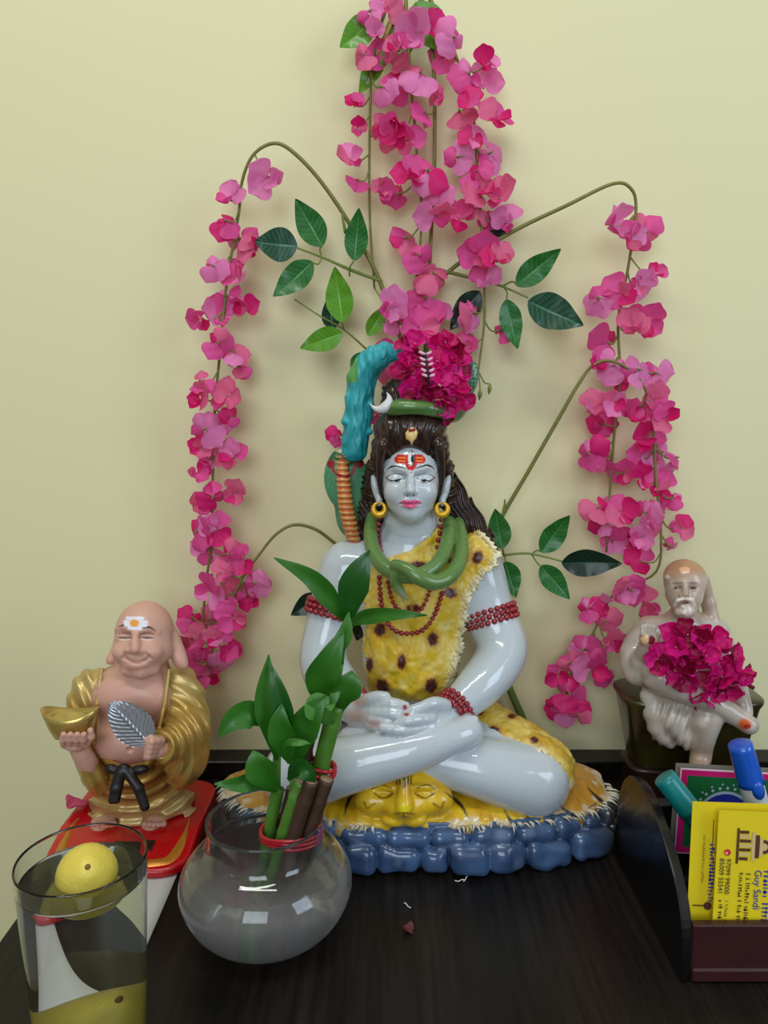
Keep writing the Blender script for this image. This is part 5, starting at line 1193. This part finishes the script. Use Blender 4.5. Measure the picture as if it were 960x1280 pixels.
# ---------------------------------------------------------------- desk organizer with cards and pens
XL = .1832; W_ = .20
dy = lambda d: d-WALL_D
BLKW = mat('black_lacquer', lin(9, 7, 7), .35, coat=.25)
MAR = mat('maroon_wood', lin(58, 24, 26), .4, coat=.2, noise=(40, .4, lin(44, 16, 18)))
og = thing('desk_organizer', 'black and maroon wooden desk organizer with curved sides', 'organizer', (XL+W_/2, dy(.50), 0))
prof = smooth_path([(.431, .0008), (.4305, .020), (.4345, .040), (.446, .056), (.462, .068), (.480, .0775), (.50, .084), (.522, .085), (.545, .078), (.560, .060), (.566, .035), (.566, .0008)], 4)
def side(x, th):
    v, f, n = [], [], len(prof)
    for k, (xx, ins) in enumerate(((x, .001), (x+.001, 0), (x+th-.001, 0), (x+th, .001))):
        for d, z in prof: v.append((xx, dy(d+(.4985-d)*ins*10), z+(.04-z)*ins*10))
    for k in range(3):
        for i in range(n): j = (i+1) % n; f.append((k*n+i, (k+1)*n+i, (k+1)*n+j, k*n+j))
    f += [tuple(range(n)), tuple(range(3*n, 4*n))[::-1]]
    return v, f
part('side_panel', side(XL, .0065), BLKW, og, smooth=False, label='glossy black curved side'); part('side_panel', side(XL+W_-.0065, .0065), BLKW, og, smooth=False)
x0, x1 = XL+.0067, XL+W_-.0067; xm = (x0+x1)/2
part('base_board', box((xm, dy(.498), .004), (x1-x0, .126, .006), bev=.0005), BLKW, og, smooth=False)
part('front_board', box((xm, dy(.4355), .0190), (x1-x0, .006, .037), bev=.0008), MAR, og, smooth=False, label='dark maroon front board')
part('front_lip', box((xm, dy(.4335), .0055), (x1-x0, .008, .009), bev=.0012), MAR, og, smooth=False)
part('divider', box((xm, dy(.462), .0285), (x1-x0, .005, .043), bev=.0006), BLKW, og, smooth=False)
part('divider', box((xm, dy(.528), .036), (x1-x0, .005, .058), bev=.0006), BLKW, og, smooth=False)
part('back_board', box((xm, dy(.556), .030), (x1-x0, .006, .046), bev=.0006), BLKW, og, smooth=False)
# --- yellow visiting cards
CARDY = mat('card_yellow', lin(224, 200, 26), .45, noise=(8, .3, lin(214, 188, 18)))
INK = {'k': mat('ink_black', lin(60, 44, 30), .6), 'b': mat('ink_blue', lin(24, 40, 150), .6), 'r': mat('ink_red', lin(205, 30, 50), .5), 'w': mat('ink_brown', lin(84, 48, 30), .6), 'c': mat('ink_cream', lin(206, 176, 120), .6), 's': mat('ink_olive', lin(150, 130, 30), .6)}
def text_mesh(body, size, m):
    c = bpy.data.curves.new('print', 'FONT'); c.body = body; c.size = size; c.extrude = .00004; o = bpy.data.objects.new('print', c); COL.objects.link(o)
    me = bpy.data.meshes.new_from_object(o.evaluated_get(bpy.context.evaluated_depsgraph_get())); COL.objects.unlink(o); bpy.data.objects.remove(o); me.materials.clear(); me.materials.append(m); return me
class Card:
    """an upright printed card; u to the right, w downwards from its top left corner, metres"""
    def __init__(s, name, label, px, py, d, w, h, roll, lean, m, group=None, yaw=0.0):
        s.a = Vector(P(px, py, d)); R = Matrix.Rotation(yaw, 3, 'Z') @ Matrix.Rotation(lean, 3, 'X') @ Matrix.Rotation(roll, 3, 'Y')
        s.u = R @ Vector((1, 0, 0)); s.w = R @ Vector((0, 0, -1)); s.n = R @ Vector((0, -1, 0)); s.R = R
        base = s.a+s.u*w/2+s.w*h
        s.o = thing(name, label, 'card', base, group); c = s.a+s.u*w/2+s.w*h/2+s.n*-.0004
        part('card_sheet', box(c, (w, .0006, h), np.array(R)), m, s.o, smooth=False)
    def at(s, u, w, lift=.0002): return s.a+s.u*u+s.w*w+s.n*lift
    def rect(s, u0, w0, u1, w1, m, lift=.00025, name='print'):
        part(name, box((s.at(u0, w0, lift)+s.at(u1, w1, lift))/2, (abs(u1-u0), .0001, abs(w1-w0)), np.array(s.R)), m, s.o, smooth=False)
    def text(s, body, u, w, size, m, rot=True):
        """print reading downwards (turned a quarter clockwise)"""
        me = text_mesh(body, size, m); X, Y = (s.w, s.u) if rot else (s.u, -s.w)
        q = Matrix((X, Y, X.cross(Y))).transposed(); me.transform(q.to_4x4())
        obj('print', me, s.o, loc=s.at(u, w, .0003)-Vector(s.o.location))
    def disc(s, u, w, r, m, lift=.0003, ring=0.0, a0=0, a1=360):
        n = 28; v = []; f = []
        for i in range(n+1):
            t = math.radians(a0+(a1-a0)*i/n)
            for rr in (r, ring): v.append(s.at(u+rr*math.cos(t), w-rr*math.sin(t), lift))
        for i in range(n): f.append((2*i, 2*i+1, 2*i+3, 2*i+2))
        part('print', (v, f), m, s.o, smooth=False)
def scribble(card, u, w0, w1, hgt, m, seed):
    """a line of print too small to read: letter-sized strokes in word groups, running downwards"""
    r = random.Random(seed); w = w0; rects = []
    while w < w1:
        ln = r.uniform(.3, .62)*hgt
        for k in range(r.choice([1, 2, 2])):
            h = hgt*r.choice([.55, .6, .9, 1.0]); a = u+r.uniform(0, .12)*hgt+(k*.5*hgt if h < .7*hgt else 0)
            c = card.at(a+h*.5*(.5 if k else 1), w+ln/2, .0003); rects.append(box(c, (h*(.35 if k else 1), .00012, ln*(1 if k else .42)), np.array(card.R)))
        w += ln+hgt*.16
        if r.random() < .17: w += hgt*.5
    part('print', join(*rects), m, card.o, smooth=False)
c2 = Card('visiting_card', 'yellow visiting card standing behind another in the organizer, blue print half hidden', 866, 1002, .455, .056, .092, math.radians(2.0), math.radians(-6), CARDY, 'yellow visiting cards')
scribble(c2, .0075, .021, .052, .0016, INK['s'], 1); scribble(c2, .0120, .026, .064, .0036, INK['b'], 2); c2.rect(.003, .066, .011, .0668, INK['w']); c2.disc(.0125, .0665, .0026, INK['w'])
c2.rect(.0135, .011, .0139, .036, INK['w'])
c1 = Card('visiting_card', 'yellow visiting card in front with phone numbers and temple picture', 899, 1013, .4475, .056, .091, math.radians(2.5), math.radians(-6), CARDY, 'yellow visiting cards')
c1.disc(.0066, .0262, .0021, INK['r']); c1.disc(.0060, .0266, .0009, INK['c'], .0004)
c1.text('97099 99000', .0062, .0300, .0043, INK['k']); c1.text('85009 55541', .0022, .0300, .0043, INK['k'])
scribble(c1, .0028, .0565, .0720, .0026, INK['k'], 3); scribble(c1, .0068, .0565, .0720, .0024, INK['s'], 4); scribble(c1, .0145, .0385, .0720, .0026, INK['k'], 5); scribble(c1, .0188, .0385, .0720, .0028, INK['k'], 6)
c1.text('Guy Sandi', .0245, .0365, .0062, INK['b']); scribble(c1, .0245, .0680, .0730, .004, INK['b'], 7); scribble(c1, .0298, .0365, .0730, .0044, INK['b'], 8)
# temple picture, lying on its side like the print
c1.rect(.0120, .0105, .0135, .0330, INK['w'], .0003)
for i in range(7): c1.rect(.0138, .0120+i*.0028, .0215-abs(i-3)*.0007, .0139+i*.0028, INK['c'] if i % 2 else INK['w'], .0003)
c1.rect(.0215, .0125, .0235, .0310, INK['c'], .00035); c1.rect(.0237, .0145, .0262, .0290, INK['w'], .0003); c1.rect(.0264, .0160, .0285, .0275, INK['c'], .0003); c1.disc(.0290, .0218, .0045, INK['w'], .0003); c1.disc(.0290, .0218, .0024, INK['c'], .00042)
# --- glossy green card with pink border behind the pens
cg = Card('picture_card', 'green and blue picture card with a pink border standing in the organizer', 851, 960, .516, .088, .062, math.radians(3.2), math.radians(-5), mat('card_white', lin(214, 190, 205), .35), None)
cg.rect(.0008, .0010, .0872, .0612, mat('print_magenta', lin(190, 16, 100), .35), .0003); cg.rect(.0052, .0050, .0828, .0570, mat('print_green', lin(14, 92, 48), .35), .0004)
cg.disc(.034, .036, .0205, mat('print_blue', lin(22, 36, 130), .35), .0006); cg.disc(.034, .036, .0212, mat('print_silver', lin(150, 160, 180), .35), .0008, .0192, 10, 170)
for i in range(11):
    t = math.radians(25+13*i); cg.disc(.034+.0235*math.cos(t), .036-.0235*math.sin(t), .0011, MATS['print_silver'], .0008)
for i in range(8):
    t = math.radians(30+17*i); cg.disc(.034+.0262*math.cos(t), .036-.0262*math.sin(t), .0008, MATS['print_silver'], .0008)
cw = Card('plain_card', 'plain grey-beige card edge standing behind the pink-bordered card', 845, 954, .522, .092, .066, math.radians(3.2), math.radians(-5), mat('card_grey', lin(120, 112, 100), .6))
# --- pens
def pen(name, label, base, tip, segs, cat='pen'):
    """segs: list of (t0, t1, r0, r1, material, part name)"""
    a, b = np.array(base), np.array(tip); o = thing(name, label, cat, a)
    for t0, t1, r0, r1, m, nm in segs:
        q = np.linspace(t0, t1, 9); r = np.linspace(r0, r1, 9)
        e = (b-a)/np.linalg.norm(b-a)
        p = [a+(b-a)*t for t in q]; p = [p[0]]+p+[p[-1]+e*.0006, p[-1]+e*.0009]; r = [r[0]*.7]+list(r)+[r[-1]*.8, r[-1]*.4]
        p[0] = p[0]-e*.0003
        part(nm, tube(np.array(p), r, 20), m, o)
    return o
BLUE = mat('blue_plastic', lin(16, 84, 190), .25, coat=.4); WPL = mat('white_plastic', lin(206, 212, 216), .35)
tipm, basem = P(925, 930, .487), P(962, 1062, .487)
pen('marker_pen', 'white marker pen with a bright blue cap standing in the organizer', basem, tipm, [(0, .68, .0079, .0079, WPL, 'barrel'), (.63, 1.0, .0086, .0078, BLUE, 'cap')])
mk = bpy.data.objects['marker_pen']; e_ = tipm-basem; e_ /= np.linalg.norm(e_)
part('cap_clip', sphere(basem+(tipm-basem)*.615+np.array([.001, -.0066, 0]), .0050, 12, 8, (.9, .6, 1.5), np.array(Vector((0, 0, 1)).rotation_difference(Vector(e_)).to_matrix())), BLUE, mk)
tipt, baset = P(830, 971, .497), P(905, 1068, .482)
TEAL = mat('teal_plastic', lin(10, 122, 122), .35, coat=.2)
pen('felt_pen', 'thick teal pen leaning left in the organizer', baset, tipt, [(0, .55, .0072, .0078, mat('teal_dark', lin(8, 90, 96), .35), 'barrel'), (.545, 1.0, .0082, .0078, TEAL, 'cap')])
# ---------------------------------------------------------------- fallen petals and bits on the desk
def flat_petal(name, px, py, z, size, m, label, rot, curl=.3):
    me = petal_mesh(name, m, .5, curl, -.25, ruf=.06); p = P(px, py, dz(py, z)); s_ = size*S(px, py, dz(py, z))
    me.transform(Matrix.Rotation(-math.pi/2, 4, 'X')); me.transform(Matrix.Rotation(rot, 4, 'Z')); me.transform(Matrix.Scale(s_, 4))
    zmin = min(v.co.z for v in me.vertices); me.transform(Matrix.Translation((0, 0, -zmin)))
    o = obj(name, me, None, loc=(p[0], p[1], z), label=label, cat='petal'); so = o.modifiers.new('thickness', 'SOLIDIFY'); so.thickness = .0003; return o
flat_petal('dried_petal', 516, 1168, .0004, 15, mat('petal_dry', lin(92, 28, 34), .6), 'small dried dark red petal lying on the bare desk top', .8, .9)
flat_petal('fallen_petal', 112, 1004, .016, 32, PINK[3], 'pink petal fallen beside the monk figurine on its red stand', 2.6, .6)
flat_petal('fallen_petal', 950, 985, .0004, 34, PINK[0], 'pink petal fallen on the desk behind the organizer', .4, .5)
for i, (x, y) in enumerate(((575, 1101), (582, 1099), (509, 1132))):
    q = P(x, y, dz(y, .001)); a = i*1.1
    pt = [q+np.array([.004*math.cos(a)*t, .003*math.sin(a)*t, .0008*math.sin(3*t)+.0003]) for t in (-1, -.3, .4, 1)]
    solo('thread_bit', tube(smooth_path(pt, 3), .0004, 5), MATS['white_glaze'], ['tiny white thread bit before the blue rock base, left one', 'tiny white thread bit before the blue rock base, right one', 'tiny white speck on the desk between base and dried petal'][i], 'thread', 'white bits on the desk')
